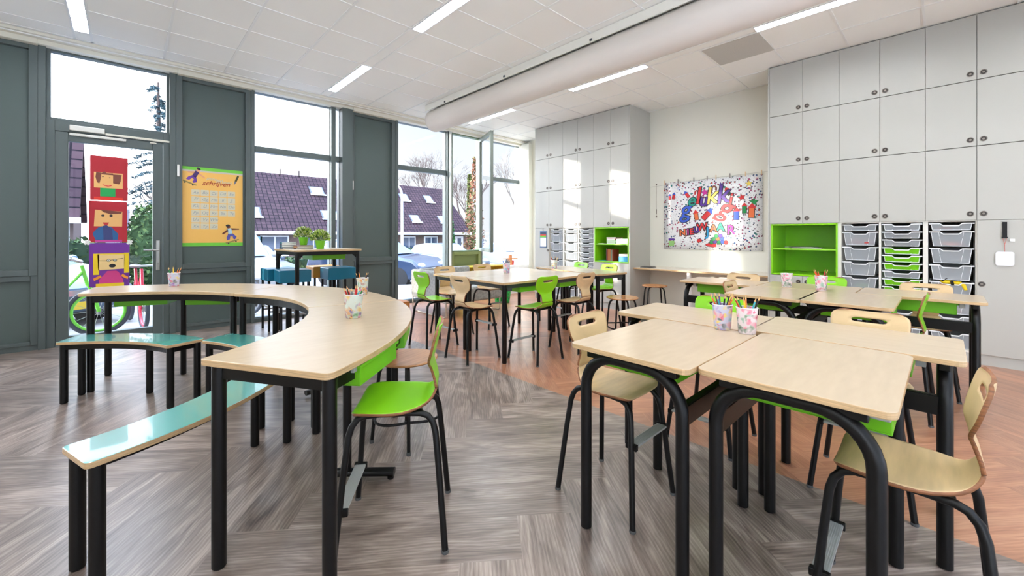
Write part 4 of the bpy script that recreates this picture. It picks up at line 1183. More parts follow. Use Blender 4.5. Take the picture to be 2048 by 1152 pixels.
q=MB(); c=PQ(.40,.13,5); disc(c[1],c[2],.04,.03,c[0],1); disc(c[1],c[2],.035,.025,c[0]-.0006,0); q.build('drawn_shape',[IR,K],poster)
q=MB(); c=PQ(.09,.095,5)
q.add([(c[0],c[1]+.05,c[2]-.055),(c[0],c[1]-.05,c[2]-.055),(c[0],c[1]-.05,c[2]+.03),(c[0],c[1]+.05,c[2]+.03)],[(0,1,2,3)],0); q.add([(c[0],c[1]+.05,c[2]+.035),(c[0],c[1]-.05,c[2]+.035),(c[0],c[1]-.05,c[2]+.07),(c[0],c[1]+.05,c[2]+.07)],[(0,1,2,3)],1); q.build('drawn_picture',[mat('ink light green',(150,200,120),.5),IV],poster)
# string and pegs
q=MB(); q.tube([(XR-.018,3.48,2.06),(XR-.02,2.5,2.115),(XR-.018,1.56,2.135)],.0018,6); o=q.build('string',mat('grey string',(170,168,160),.8)); tag(o,'thin string holding the colourful poster along its upper edge','string')
for i,(u,wd) in enumerate(((.01,1),(.165,0),(.34,0),(.48,0),(.57,1),(.705,0),(.85,1),(1.0,1))):
    p=PQ(min(u,.992),1.0); q=MB(); z=2.095+.012*u
    q.box(-.008,-.003,-.0055,.0055,-.035,.035); q.box(.001,.005,-.0055,.0055,-.035,.035); q.box(-.003,.001,-.006,.006,-.004,.004,1)
    o=q.build('clothes_peg',[mat('pale wood peg',(226,196,156),.6) if wd else mat('grey peg',(150,140,134),.6),STEEL],bevel=.001); o.location=(XR-.018,p[1],z+.02); tag(o,'small %s peg holding the upper edge of the colourful poster'%('pale wooden' if wd else 'grey'),'peg','%s pegs on the poster string'%('wooden' if wd else 'grey'))

# ------- alphabet poster on the dark panel
ax0, ax1, az0, az1 = .508, 1.170, 1.09, 2.128
ap = thing('alphabet_poster','orange yellow alphabet poster with lime bands on the dark panel beside the door','poster',(0,YW-.024,0))
YEL = mat('poster orange yellow',(244,190,96),.45)
q=MB(); q.box(ax0,ax1,-.0015,0,az0,az1,0); q.box(ax0,ax1,-.0024,-.0015,az1-.040,az1,1); q.box(ax0,ax1,-.0024,-.0015,az0,az0+.045,1); q.box(ax0,ax1,-.0022,-.0015,az1-.062,az1-.040,2); q.build('poster_sheet',[YEL,mat('poster lime band',(112,200,60),.45),mat('poster pale band',(206,196,184),.5)],ap)
TX=(R(90),0,0)
text('schrijven','lettering',mat('poster red brown ink',(176,60,24),.5),.085,(.868,-.0042,1.925),TX,ap,.0003,shear=.35,off=.001)
text('pennen','lettering',mat('poster pale ink',(206,206,186),.5),.06,(.85,-.003,1.985),(R(90),R(6),0),ap,.0003,shear=.3)
text('strepen','lettering',mat('poster pale ink',(206,206,186),.5),.06,(.955,-.003,1.955),(R(90),R(4),0),ap,.0003,shear=.3)
TILE=mat('poster letter tile',(214,206,180),.5); TI=mat('poster letter ink',(150,156,160),.5)
al='Aa Bb Cc Dd Ee Ff Gg Hh Ii Jj Kk Ll Mm Nn Oo Pp Qq Rr Ss Tt Uu Vv Ww Xx Yy Zz'.split()
rows_=[al[0:5],al[5:10],al[10:15],al[15:20],al[20:23],al[23:26]]
for r_,rw in enumerate(rows_):
    for c_,s in enumerate(rw):
        x=.648+.0975*c_; z=1.795-.0885*r_-.0035*0
        q=MB(); q.T=Matrix.Translation((x,0,z))@Matrix.Rotation(R(90),4,'X'); q.prism(rrect(-.044,.044,-.039,.039,.008),.0017,.0027); tl=q.build('letter_tile',TILE,ap)
        text(s,'lettering',TI,.052,(x,-.0032,z),TX,tl,.0002,shear=.25)
def figure(cx,cz_,s,shirt,trouser,skin,tilt):
    q=MB(); q.T=Matrix.Translation((cx,-.0030,cz_))@Matrix.Rotation(R(tilt),4,'Y')@Matrix.Scale(s,4)
    def fl(pts,mi,k): q.add([(x,-.0006*k/s,z) for x,z in pts],[tuple(range(len(pts)))],mi)
    def el(x,z,rx,rz,mi,k,n=14): fl([(x+rx*math.cos(2*PI*i/n),z+rz*math.sin(2*PI*i/n)) for i in range(n)],mi,k)
    el(-.02,.30,.055,.06,2,1); el(-.03,.335,.06,.035,3,2)
    fl([(-.07,.24),(.05,.24),(.06,.05),(-.05,.03)],0,1)
    fl([(-.05,.22),(-.22,.10),(-.20,.06),(-.04,.15)],2,1); fl([(.04,.24),(.26,.20),(.26,.165),(.05,.18)],2,1)
    fl([(-.06,.06),(.07,.06),(.16,-.06),(.10,-.14),(.05,-.10),(.06,-.04),(-.01,-.01),(-.04,-.12),(-.12,-.14),(-.12,-.05)],1,1)
    fl([(-.17,-.20),(.20,-.14),(.21,-.17),(-.15,-.245)],4,1); el(-.09,-.245,.022,.022,3,2); el(.12,-.205,.022,.022,3,2)
    q.build('skater_figure',[shirt,trouser,skin,K,mat('skateboard tan',(150,130,70),.5)],ap)
figure(.62,1.985,.40,mat('ink dark purple',(70,40,110),.5),mat('ink purple',(110,60,160),.5),mat('pale skin ink',(230,160,120),.5),32)
figure(1.03,1.23,.42,mat('pale blue shirt ink',(190,220,232),.5),mat('indigo trouser ink',(80,80,170),.5),mat('brown skin ink',(110,50,36),.5),-8)
q=MB(); q.T=Matrix.Translation((1.09,-.004,1.985))@Matrix.Rotation(R(20),4,'Y'); q.add([(-.012,0,-.01),(.012,0,-.01),(.014,0,.075),(-.010,0,.075)],[(0,1,2,3)],0); q.add([(-.014,0,-.012),(.014,0,-.012),(.0,0,-.065)],[(0,1,2)],1); q.build('drawn_pen',[mat('dark olive ink',(80,76,30),.5),mat('pen nib ink',(120,120,130),.5)],ap)

# ------- children's paper portraits on the door glass
def sheet(nm,x0,x1,z0,z1,col,lab,off=0.0):
    t=thing(nm,lab,'drawing',(x0,YW-.0125-off,z0),0,'paper portraits on the door glass'); W_,H_=x1-x0,z1-z0
    q=MB(); q.T=Matrix.Translation((W_/2,0,H_/2))@Matrix.Rotation(R(90),4,'X'); q.prism(rrect(-W_/2,W_/2,-H_/2,H_/2,.012),0,.001); q.build('paper_sheet',col,t)
    def pc(name,pts,m,k=1,curl=0):
        q=MB(); n=len(pts); P=[(u*W_,-.001-.0012*k,v*H_) for u,v in pts]; B=[(p[0],p[1]+.0005,p[2]) for p in P]
        q.add(P+B,[tuple(range(n)),tuple(range(2*n-1,n-1,-1))]+[(i,n+i,n+(i+1)%n,(i+1)%n) for i in range(n)]); return q.build(name,m,t)
    return t,pc
def ell(u,v,a,b,n=16): return [(u+a*math.cos(2*PI*i/n),v+b*math.sin(2*PI*i/n)) for i in range(n)]
def rc(u0,u1,v0,v1): return [(u0,v0),(u1,v0),(u1,v1),(u0,v1)]
REDP=mat('deep red sheet',(178,26,42),.6); SKIN=mat('tan face paper',(232,178,106),.35); BRN=mat('brown hair paper',(120,64,48),.6); GRN=mat('green collar paper',(20,160,80),.6)
t,pc=sheet('red_portrait',-.314,.004,1.642,2.157,REDP,'topmost of three paper portraits on the door, red sheet with brown haired face')
pc('face',rc(.10,.86,.28,.63),SKIN,1); pc('hair',[(.16,.63),(.29,.62),(.28,.50),(.24,.38),(.18,.40),(.14,.52)],BRN,2); pc('hair',[(.60,.60),(.83,.60),(.80,.45),(.76,.38),(.60,.40)],BRN,2); pc('hair',[(.28,.60),(.38,.66),(.42,.62),(.60,.62),(.60,.58),(.30,.585)],BRN,3)
pc('mouth',[(.31,.37),(.38,.345),(.48,.335),(.58,.36),(.55,.33),(.46,.315),(.36,.33)],IR,2); pc('eye',ell(.33,.535,.02,.012),K,2); pc('eye',ell(.51,.52,.02,.012),mat('faint eye ink',(150,110,70),.5),2)
pc('collar',rc(.26,.66,.09,.28),GRN,1); pc('strip',rc(.10,.86,.0,.075),mat('orange red strip',(224,50,30),.6),2)
t,pc=sheet('blue_suit_portrait',-.325,-.002,1.150,1.632,REDP,'middle paper portrait on the door, red sheet with smiling face and blue jacket')
pc('face',[(.13,.39),(.86,.39),(.87,.76),(.16,.79)],SKIN,1); pc('hair',[(.30,.79),(.86,.755),(.84,.71),(.55,.69),(.38,.73)],BRN,2)
pc('eye',ell(.36,.65,.045,.028),K,2); pc('eye',ell(.57,.65,.045,.032),K,2); pc('mouth',[(.35,.485),(.52,.485),(.48,.42),(.43,.41),(.39,.43)],mat('red mouth paper',(190,40,44),.5),2)
JB=mat('blue jacket paper',(40,96,150),.6); pc('jacket',[(.20,.02),(.10,.20),(.12,.25),(.24,.36),(.42,.42),(.60,.36),(.76,.20),(.74,.02)],JB,1); pc('jacket',[(.38,.02),(.36,.40),(.46,.42),(.60,.32),(.62,.05)],mat('navy jacket paper',(56,66,120),.6),2)
pc('strip',rc(.16,.86,.0,.06),mat('magenta strip',(190,60,150),.6),3)
t,pc=sheet('purple_portrait',-.322,.018,.632,1.142,mat('purple sheet',(112,44,150),.6),'lowest paper portrait on the door, purple sheet with yellow plaits and glasses')
YP=mat('yellow plait paper',(240,206,30),.6); pc('plait',rc(.10,.24,.28,.76),YP,2); pc('plait',rc(.86,.985,.30,.77),YP,2); pc('hair',rc(.12,.96,.69,.76),YP,1)
pc('face',[(.22,.38),(.86,.40),(.88,.73),(.20,.74)],mat('pale face paper',(240,206,140),.35),2)
for u in (.47,.63): pc('glasses',[ (u+.05*math.cos(2*PI*i/16)*(1 if j==0 else .8), .60+.03*math.sin(2*PI*i/16)*(1 if j==0 else .75)) for j in (0,) for i in range(16)],K,3); pc('eye',ell(u,.60,.038,.022),mat('pale eye paper',(220,220,210),.5),4); pc('eye',ell(u,.60,.010,.008),K,5)
pc('glasses',[(.24,.595),(.42,.59),(.42,.60),(.24,.605)],K,3); pc('glasses',[(.52,.602),(.58,.606),(.58,.616),(.52,.612)],K,3); pc('glasses',[(.68,.62),(.84,.64),(.84,.65),(.68,.63)],K,3)
pc('mouth',ell(.565,.475,.085,.042),K,3)
PK=mat('pink blouse paper',(206,60,130),.6); pc('blouse',[(.24,.07),(.84,.07),(.84,.14),(.72,.33),(.66,.36),(.44,.36),(.36,.28),(.24,.16)],PK,1); pc('glove',[(.12,.14),(.30,.22),(.28,.27),(.10,.20)],mat('orange paper hand',(240,150,40),.6),2); pc('glove',[(.82,.28),(.97,.20),(.95,.15),(.78,.23)],mat('orange paper hand',(240,150,40)),2)
pc('caption_strip',rc(.16,.86,.0,.075),YP,3)
# tape corners
for i,(x,z,lb) in enumerate(((-.335,1.15,'left'),(.02,1.15,'right'))):
    q=MB(); q.T=Matrix.Translation((x,YW-.021,z))@Matrix.Rotation(R(90),4,'X')@Matrix.Rotation(R(40),4,'Z'); q.prism([(-.03,-.012),(.03,-.012),(.03,.012),(-.03,.012)],0,.0008); q.T=q.T@Matrix.Rotation(R(80),4,'Z'); q.prism([(-.028,-.012),(.028,-.012),(.028,.012),(-.028,.012)],.001,.0018)
    o=q.build('tape_strip',mat('white tape',(236,236,232),.5)); tag(o,'white crossed tape at the %s corner between the middle and lowest portraits'%lb,'tape')

# =================================================================== CUPS AND PENCILS
FL=[floral('cup print 1',1.3,(214,224,216),[(214,90,150),(230,150,60),(110,170,120),(120,70,150),(236,190,70),(170,60,60)]),
    floral('cup print 2',4.1,(206,206,226),[(232,90,110),(240,150,150),(150,80,190),(90,180,180),(240,214,100),(70,80,60)]),
    floral('cup print 3',8.7,(232,220,224),[(230,70,130),(240,110,150),(40,110,70),(60,140,80),(200,40,90),(130,190,160)])]
CR=mat('white cup rim',(236,236,240),.3)
PW=mat('sharpened pencil wood',(226,180,120),.6)
PCOL=[('red',(200,36,36)),('green',(20,130,60)),('blue',(40,90,190)),('black',(28,28,32)),('orange',(230,120,30)),('yellow',(240,200,40)),('purple',(110,50,130)),('grey',(130,136,146)),('brown',(110,66,44)),('turquoise',(60,170,190))]
pproto={}
def pencil(ci):
    if ci in pproto: return dup(pproto[ci])
    q=MB(); q.lathe([(0,0),(.0038,0),(.0038,.155)],6,cap1=False,mi=0); q.lathe([(.0038,.155),(.0012,.171)],6,cap0=False,cap1=False,mi=1); q.lathe([(.0012,.171),(.0002,.176)],6,cap0=False,mi=0)
    o=q.build('pencil',[mat('pencil '+PCOL[ci][0],PCOL[ci][1],.35),PW]); pproto[ci]=o; return o
def cup(x,y,z,where,pr,cols,s=1.0,h=.118,tilts=None,seed=1):
    t=thing('pencil_cup','flower printed pencil cup '+where,'cup',(x,y,z),R(seed*77),'flower printed pencil cups')
    q=MB(); q.lathe([(.002,0),(.034*s,0),(.036*s,.003),(.0445*s,h)],28,cap1=False); q.lathe([(.0425*s,h),(.034*s,.004)],28,cap0=False,cap1=True); q.build('cup_body',FL[pr],t,smooth=True)
    q=MB(); q.tube([(.0445*s*math.cos(2*PI*i/28),.0445*s*math.sin(2*PI*i/28),h) for i in range(28)],.0022,6,closed=True); q.build('rim',CR,t,smooth=True)
    rn=random.Random(seed)
    for i,ci in enumerate(cols):
        a=2*PI*(i+rn.uniform(-.3,.3))/len(cols); rb=rn.uniform(.006,.024)*s; o=pencil(ci)
        bx,by=-math.cos(a)*rb,-math.sin(a)*rb; rt=.033*s; tx,ty=math.cos(a+rn.uniform(-.5,.5))*rt,0; a2=a+rn.uniform(-.4,.4); tx,ty=math.cos(a2)*rt,math.sin(a2)*rt
        d=Vector((tx-bx,ty-by,h-.006)); o.rotation_euler=d.to_track_quat('Z','Y').to_euler(); o.location=(x+bx,y+by,z+.007)
        o['label']='%s pencil standing in the cup %s'%(PCOL[ci][0],where); o['category']='pencil'; o['group']='%s pencils in the cup %s'%(PCOL[ci][0],where)
T_=.7785
cup(.905,2.23,T_,'on the nearest curved table segment','0'=='1' or 0,[1,0,0,3,7,3,0,0,7,9,1],1.12,.128,seed=1)
cup(1.31,3.06,T_,'on the middle curved table segment',0,[3,4,3,8],1.0,.125,seed=2)
cup(.30,4.70,T_,'on the far curved table segment by the door',1,[4,5,3,1,4],1.0,.118,seed=3)
cup(2.085,.735,T_,'left of the two on the near desk group',1,[3,6,8,2,4,9,6,3,4,8,5],1.0,.118,seed=4)
cup(2.075,.625,T_,'right of the two on the near desk group',2,[4,1,0,5,9,3],1.0,.118,seed=5)
cup(4.20,.95,T_,'left one on the rear desk group',2,[],1.0,.118,seed=6)
cup(4.16,.70,T_,'right one with red pencils on the rear desk group',2,[0,0,4,0,8,0],1.0,.118,seed=7)
cup(3.32,3.62,T_,'near the middle of the long tables',1,[3,3,7,2,3,7],1.0,.118,seed=8)
cup(4.24,3.66,T_,'far one on the middle tables, sunlit',0,[3,8,0,8,3,5],1.0,.118,seed=9)
# =================================================================== ON THE HIGH TABLE
LEAF=mat('fresh yellow green leaf',(176,200,84),.6); LEAF2=mat('dark green leaf',(74,112,44),.6); BLOS=mat('tiny cream blossom',(232,232,196),.6)
def plant(x,y,z,s,lab,seed,pot='lime green pot'):
    t=thing('potted_plant',lab,'plant',(x,y,z),0,'potted plants on the high table')
    q=MB(); q.lathe([(.002,0),(.042*s,0),(.058*s,.092*s),(.061*s,.094*s),(.061*s,.104*s),(.055*s,.104*s),(.05*s,.085*s)],24,cap1=True); q.build('pot',LIMEP,t,smooth=True)
    rn=random.Random(seed); q=MB()
    for i in range(900):
        a=rn.uniform(0,2*PI); el_=rn.uniform(-.15,1.0)*PI/2; rr=s*(.055+.055*rn.random()**.5)
        p=Vector((rr*math.cos(el_)*math.cos(a),rr*math.cos(el_)*math.sin(a),.125*s+rr*math.sin(el_)*.9)); d=p-Vector((0,0,.10*s)); d.normalize()
        n=Vector((rn.uniform(-1,1),rn.uniform(-1,1),rn.uniform(-1,1))); sdv=d.cross(n).normalized()*.0085*s; ti=p+d*.028*s+Vector((0,0,.004))
        mi=rn.choice([0,0,0,1,1,2,2]); q.add([tuple(p-sdv),tuple(ti),tuple(p+sdv),tuple(p-d*.012*s)],[(0,1,2,3)],mi)
    fo=q.build('foliage',[LEAF,LEAF2,BLOS],t)
    q=MB()
    for i in range(26):
        a=2*PI*i/26; q.tube([(0,0,.08*s),(.03*s*math.cos(a),.03*s*math.sin(a),.13*s),(.06*s*math.cos(a),.06*s*math.sin(a),.155*s)],.0012,4)
    q.build('stems',LEAF2,t)
B1=C_('navy book cover',(40,58,84)); B2=C_('maroon book cover',(110,50,56)); B3=C_('teal book cover',(30,96,110)); B4=C_('tan book cover',(190,150,100))
HT=1.0605
def tb(nm,lab,m,x,y,w,d,z,h,a=0):
    q=MB(); q.T=Matrix.Translation((x,y,z))@Matrix.Rotation(R(a),4,'Z'); q.box(-w/2,w/2,-d/2,d/2,0,h,0); q.box(-w/2+.003,w/2-.003,-d/2-.0006,-d/2,.003,h-.003,1); o=q.build('book',[m,PAPER],bevel=.001); tag(o,lab,'book','books on the high table')
z=HT
for i,(m,nm) in enumerate(((B1,'navy'),(B3,'teal'),(B1,'navy blue upper'),(B3,'dark teal top'))):
    tb('book','%s book in the left pile on the high table'%nm,m,1.52,5.86,.17,.13,z,.021,rnd.uniform(-6,6)); z+=.0215
z=HT
for i,(m,nm) in enumerate(((B2,'maroon'),(B4,'tan'),(B2,'dark red'))):
    tb('book','%s book under the left potted plant on the high table'%nm,m,1.66,5.70,.20,.15,z,.015,rnd.uniform(-5,5)); z+=.0155
plant(1.66,5.70,z+.001,.98,'leafy plant in a lime pot standing on books on the high table',3)
plant(1.80,5.50,HT+.001,1.02,'leafy plant in a taller lime pot directly on the high table, right one',4)
# =================================================================== LOUNGE CORNER
def quilt():
    m=bpy.data.materials.new('grey quilted fabric'); m.use_nodes=True; n=m.node_tree.nodes; l=m.node_tree.links; b=n['Principled BSDF']; b.inputs['Roughness'].default_value=.8
    t=n.new('ShaderNodeTexCoord'); mp=n.new('ShaderNodeMapping'); mp.inputs['Rotation'].default_value=(R(45),R(45),R(45)); ck=n.new('ShaderNodeTexChecker'); ck.inputs['Scale'].default_value=22; ck.inputs[1].default_value=rgb((168,169,165)); ck.inputs[2].default_value=rgb((152,154,150))
    l.new(t.outputs['Object'],mp.inputs[0]); l.new(mp.outputs[0],ck.inputs['Vector']); l.new(ck.outputs[0],b.inputs['Base Color']); bp=n.new('ShaderNodeBump'); bp.inputs['Strength'].default_value=.3; l.new(ck.outputs[1],bp.inputs['Height']); l.new(bp.outputs[0],b.inputs['Normal']); return m
QF=quilt()
t=thing('lounge_sofa','grey quilted lounge sofa with pale sled legs behind the middle tables','sofa',(3.40,5.02,0))
q=MB(); q.box(0,.12,0,1.02,.22,.68); q.build('side_panel',QF,t,bevel=.03,segs=3)
q=MB(); q.box(.12,1.15,.92,1.02,.22,.68); q.build('backrest',QF,t,bevel=.03,segs=3)
q=MB(); q.box(.12,1.15,.02,.91,.20,.43); q.build('seat_cushion',QF,t,bevel=.035,segs=3)
SL=mat('pale metal sled leg',(206,196,180),.4,.2)
for x in (.02,1.08):
    q=MB().tube([(x,.03,.24),(x,.03,.03),(x,.06,.012),(x,.95,.012),(x,.985,.03),(x,.985,.24)],.010,10); q.build('sled_leg',SL,t,smooth=True)
q=MB(); q.box(3.10,3.36,6.00,6.30,.0,.16); o=q.build('wooden_block',mat('orange wood block',(196,128,66),.45,noise=.15,nscale=4,stretch=(1,9,1)),bevel=.006); tag(o,'low orange wooden block on the floor by the window left of the sofa','block')
YS=mat('yellow lacquer shelf',(236,206,80),.35)
t=thing('low_bookcase','low yellow bookcase under the green window panel','bookcase',(4.78,6.34,0))
q=MB(); q.box(0,1.0,0,.32,.60,.625); q.box(0,1.0,0,.32,.03,.055)
for x in (0,.49,.975): q.box(x,x+.025,0,.32,.055,.60)
q.box(0,1.0,.30,.32,.055,.60); q.build('carcass',YS,t,bevel=.003)
q=MB(); q.box(.025,.49,.01,.30,.32,.34); q.box(.515,.975,.01,.30,.32,.34); q.build('shelf',mat('orange shelf board',(214,130,50),.4),t)
yy=0
for i in range(8):
    q=MB(); w_=rnd.uniform(.018,.035); x=4.83+yy; q.box(x,x+w_-.001,6.38,6.55,.341,.341+rnd.uniform(.13,.2)); yy+=w_
    o=q.build('book',[[C_('pale spine',(210,206,196)),DK,B1,R1,C_('sand spine',(190,170,140))][i%5]],bevel=.001); tag(o,'book standing in the low yellow bookcase','book','books in the yellow bookcase')
t=thing('white_side_cabinet','white low unit right of the yellow bookcase below the window','cabinet',(5.82,6.30,0)); q=MB(); q.box(0,.62,0,.36,.0,.60); q.build('body',WHITE,t,bevel=.005); q=MB(); q.box(.03,.30,-.012,0,.05,.57); q.build('door',WHITE,t,bevel=.003); q=MB(); q.box(.32,.59,-.012,0,.05,.57); q.build('door',WHITE,t,bevel=.003)
t=thing('wooden_toy','small orange wooden toy plane on the white unit by the window','toy',(6.0,6.42,.60)); WO=mat('orange toy wood',(222,142,84),.5)
q=MB(); q.box(-.03,.03,-.03,.03,0,.22); q.build('body',WO,t,bevel=.01); q=MB(); q.box(-.20,.20,-.03,.03,.13,.15); q.build('wing',WO,t,bevel=.004); q=MB(); q.box(.05,.09,-.02,.02,0,.10); q.build('block',C_('red toy block',(206,60,40)),t,bevel=.004)
t=thing('toy_basket','perforated green plastic basket on the floor behind the middle tables','basket',(5.05,5.62,0))
GB=mat('green basket plastic',(30,160,70),.4); q=MB(); ring=24
for row in range(8):
    z0,z1=.02+row*.034,.02+row*.034+.034; r0=.135+.0050*row; r1=r0+.005
    for j in range(ring):
        if row%2==1 and j%2==0 and row<7: 
            continue
        a,b2=2*PI*j/ring,2*PI*(j+1)/ring
        q.add([(r0*math.cos(a),r0*math.sin(a),z0),(r0*math.cos(b2),r0*math.sin(b2),z0),(r1*math.cos(b2),r1*math.sin(b2),z1),(r1*math.cos(a),r1*math.sin(a),z1)],[(0,1,2,3)])
q.lathe([(0,.0),(.13,.0),(.135,.02)],ring,cap1=False); o=q.build('basket_wall',GB,t); md=o.modifiers.new('t','SOLIDIFY'); md.thickness=.004
q=MB(); q.tube([(.178*math.cos(2*PI*i/24),.178*math.sin(2*PI*i/24),.29) for i in range(24)],.008,8,closed=True); q.build('rim',GB,t,smooth=True)

# =================================================================== OUTSIDE
PAVE=mat('pale street paving',(150,147,144),.8,noise=.12,nscale=1.5)
BOUNCE=mat('white bounce ground',(226,224,220),.85)  # bright unseen ground behind the room, added to bounce light onto the ceiling
q=MB(); xs_=[-30+4*i for i in range(31)]; ysr=[YW+.13,8,10,13,17,22,26,35,50,70]; zh=[-.03,-.05,-.12,-.35,-.60,-.75,-.8,-.8,-.8,-.8]
vs=[(x,y,z) for y,z in zip(ysr,zh) for x in xs_]; n_=len(xs_)
q.add(vs,[(j*n_+i,j*n_+i+1,(j+1)*n_+i+1,(j+1)*n_+i) for j in range(len(ysr)-1) for i in range(n_-1)]); o=q.build('paved_ground',PAVE); o['kind']='structure'
q=MB(); q.add([(-30,-30,-.32),(40,-30,-.32),(40,YB-.26,-.32),(-30,YB-.26,-.32)],[(0,1,2,3)]); o=q.build('added_bounce_ground',BOUNCE); o['kind']='structure'
TILE_=mat('roof tile base',(70,60,74),.6)
def rooftile():
    m=bpy.data.materials.new('dark roof tiles'); m.use_nodes=True; n=m.node_tree.nodes; l=m.node_tree.links; b=n['Principled BSDF']; b.inputs['Roughness'].default_value=.9; b.inputs['Specular IOR Level'].default_value=.15
    t=n.new('ShaderNodeTexCoord'); bt=n.new('ShaderNodeTexBrick'); bt.inputs['Scale'].default_value=1; bt.inputs['Brick Width'].default_value=.24; bt.inputs['Row Height'].default_value=.27; bt.inputs['Mortar Size'].default_value=.03; bt.offset=0
    bt.inputs['Color1'].default_value=rgb((62,48,56)); bt.inputs['Color2'].default_value=rgb((78,60,66)); bt.inputs['Mortar'].default_value=rgb((24,20,28)); bt.inputs['Mortar Smooth'].default_value=.6
    l.new(t.outputs['UV'],bt.inputs['Vector']); l.new(bt.outputs[0],b.inputs['Base Color']); bp=n.new('ShaderNodeBump'); bp.inputs['Strength'].default_value=.5; l.new(bt.outputs['Fac'],bp.inputs['Height']); bp.invert=True; l.new(bp.outputs[0],b.inputs['Normal']); return m
RT=rooftile()
def roof_mesh(nm,x0,x1,ye,ze,yr,zr,parent,back=True):
    me=bpy.data.meshes.new(nm); d=math.hypot(yr-ye,zr-ze); yb=2*yr-ye
    me.from_pydata([(x0,ye,ze),(x1,ye,ze),(x1,yr,zr),(x0,yr,zr),(x1,yb,ze),(x0,yb,ze)],[],[(0,1,2,3),(3,2,4,5)]); u=me.uv_layers.new(name='UVMap')
    co=[(x0,0),(x1,0),(x1,d),(x0,d),(x0,d),(x1,d),(x1,0),(x0,0)]
    for i,c in enumerate(co): u.data[i].uv=c
    me.materials.append(RT); o=bpy.data.objects.new(nm,me); COL.objects.link(o); o.parent=parent; md=o.modifiers.new('t','SOLIDIFY'); md.thickness=.12; md.offset=-1; return o
BRK=mat('pinkish brick',(112,92,88),.8,noise=.15,nscale=30); WF=mat('white window frame',(238,240,244),.4); DG=mat('dark window pane',(70,84,110),.08,spec=.8); SKY_G=mat('skylight pane',(150,180,200),.1,spec=.8)
h=thing('row_house','long row of houses with a big dark tiled roof across the street','house',(0,0,0))
ye,ze,yr,zr=25.0,1.47,28.9,5.16; x0,x1=2.6,19.25
roof_mesh('roof',x0,x1,ye,ze,yr,zr,h)
q=MB(); yb=2*yr-ye; q.box(x0+.1,x1-.15,ye+.35,yb-.35,-.9,ze+.25); q.add([(x1-.15,ye+.35,ze+.2),(x1-.15,yb-.35,ze+.2),(x1-.15,yr,zr-.1)],[(0,1,2)]); q.build('wall',BRK,h)
q=MB(); q.box(x0,x1,ye-.08,ye+.05,ze-.16,ze+.02); q.build('gutter',WF,h)
def roofpt(x,y,off=.0):
    m_=(zr-ze)/(yr-ye); return (x,y,ze+m_*(y-ye)+off)
for i,(xa,xb,ya,yb_) in enumerate(((8.45,9.3,27.45,28.05),(4.5,5.4,25.75,26.4),(8.6,9.6,25.75,26.35),(14.7,15.4,27.4,28.05),(16.8,17.5,27.4,28.05),(14.6,15.35,25.68,26.28),(16.95,17.7,25.68,26.28),(11.6,12.3,26.9,27.5))):
    q=MB(); a_=roofpt(0,ya,.06); b2=roofpt(0,yb_,.06)
    def quad(xa_,xb_,k,mi):
        dy=(yb_-ya)*k; dz=(b2[2]-a_[2])*k; q.add([(xa_,ya+dy,a_[2]+dz+mi*.03),(xb_,ya+dy,a_[2]+dz+mi*.03),(xb_,yb_-dy,b2[2]-dz+mi*.03),(xa_,yb_-dy,b2[2]-dz+mi*.03)],[(0,1,2,3)],mi)
    quad(xa,xb,0,0); quad(xa+.08,xb-.08,.1,1); q.add([(xa-.05,ya-.08,a_[2]-.02),(xb+.05,ya-.08,a_[2]-.02),(xb+.05,ya,a_[2]+.06),(xa-.05,ya,a_[2]+.06)],[(0,1,2,3)],2)
    q.build('skylight',[mat('skylight frame',(84,90,104),.4),SKY_G,WF],h)
for i,(xa,xb,za,zb) in enumerate(((5.2,6.6,.1,1.25),(7.2,8.6,.1,1.25),(11,12.6,.0,1.2),(13.6,14.6,-.6,1.2),(15.3,16.4,.1,1.2))):
    q=MB(); q.box(xa,xb,ye+.28,ye+.36,za,zb,0); q.box(xa+.08,(xa+xb)/2-.04,ye+.26,ye+.28,za+.08,zb-.08,1); q.box((xa+xb)/2+.04,xb-.08,ye+.26,ye+.28,za+.08,zb-.08,1); q.build('window',[WF,DG],h)
for xa in (4.55,17.95,9.7):
    q=MB(); q.box(xa,xa+.75,ye+.28,ye+.36,-.8,1.2,0); q.box(xa+.22,xa+.53,ye+.26,ye+.28,-.2,1.05,1); q.build('door',[mat('pale blue door',(150,196,220),.5) if xa<5 else WF,DG],h)
q=MB(); q.box(16.0,17.2,ye-.6,ye+.3,-.8,-.2); q.lathe([(.05,0),(.05,.35)],8,(7.0,28.8,5.1)); q.lathe([(.05,0),(.05,.35)],8,(8.1,28.8,5.1)); q.build('roof_pipe',mat('dark pipe',(80,70,70),.6),h)
h=thing('corner_house','steep tiled house seen through the left edge of the door glass','house',(0,0,0))
roof_mesh('roof',-4.0,-.76,12.9,1.62,14.1,3.55,h); q=MB(); q.box(-3.9,-.86,13.05,15.2,-.6,1.75); q.add([(-.86,13.0,1.7),(-.86,15.2,1.7),(-.86,14.1,3.45)],[(0,1,2)]); q.build('wall',mat('rosy rendered wall',(130,112,110),.8),h)
q=MB(); q.box(-4,-.74,12.83,12.95,1.5,1.63); q.lathe([(.04,0),(.04,2.1)],8,(-.95,12.97,-.6)); q.build('gutter',WF,h)
q=MB(); q.box(-.78,.05,16.2,18.5,-.6,2.0); o=q.build('garage',mat('pale lilac plaster',(150,152,168),.8)); tag(o,'plain pale garage wall behind the portraits on the door','garage')
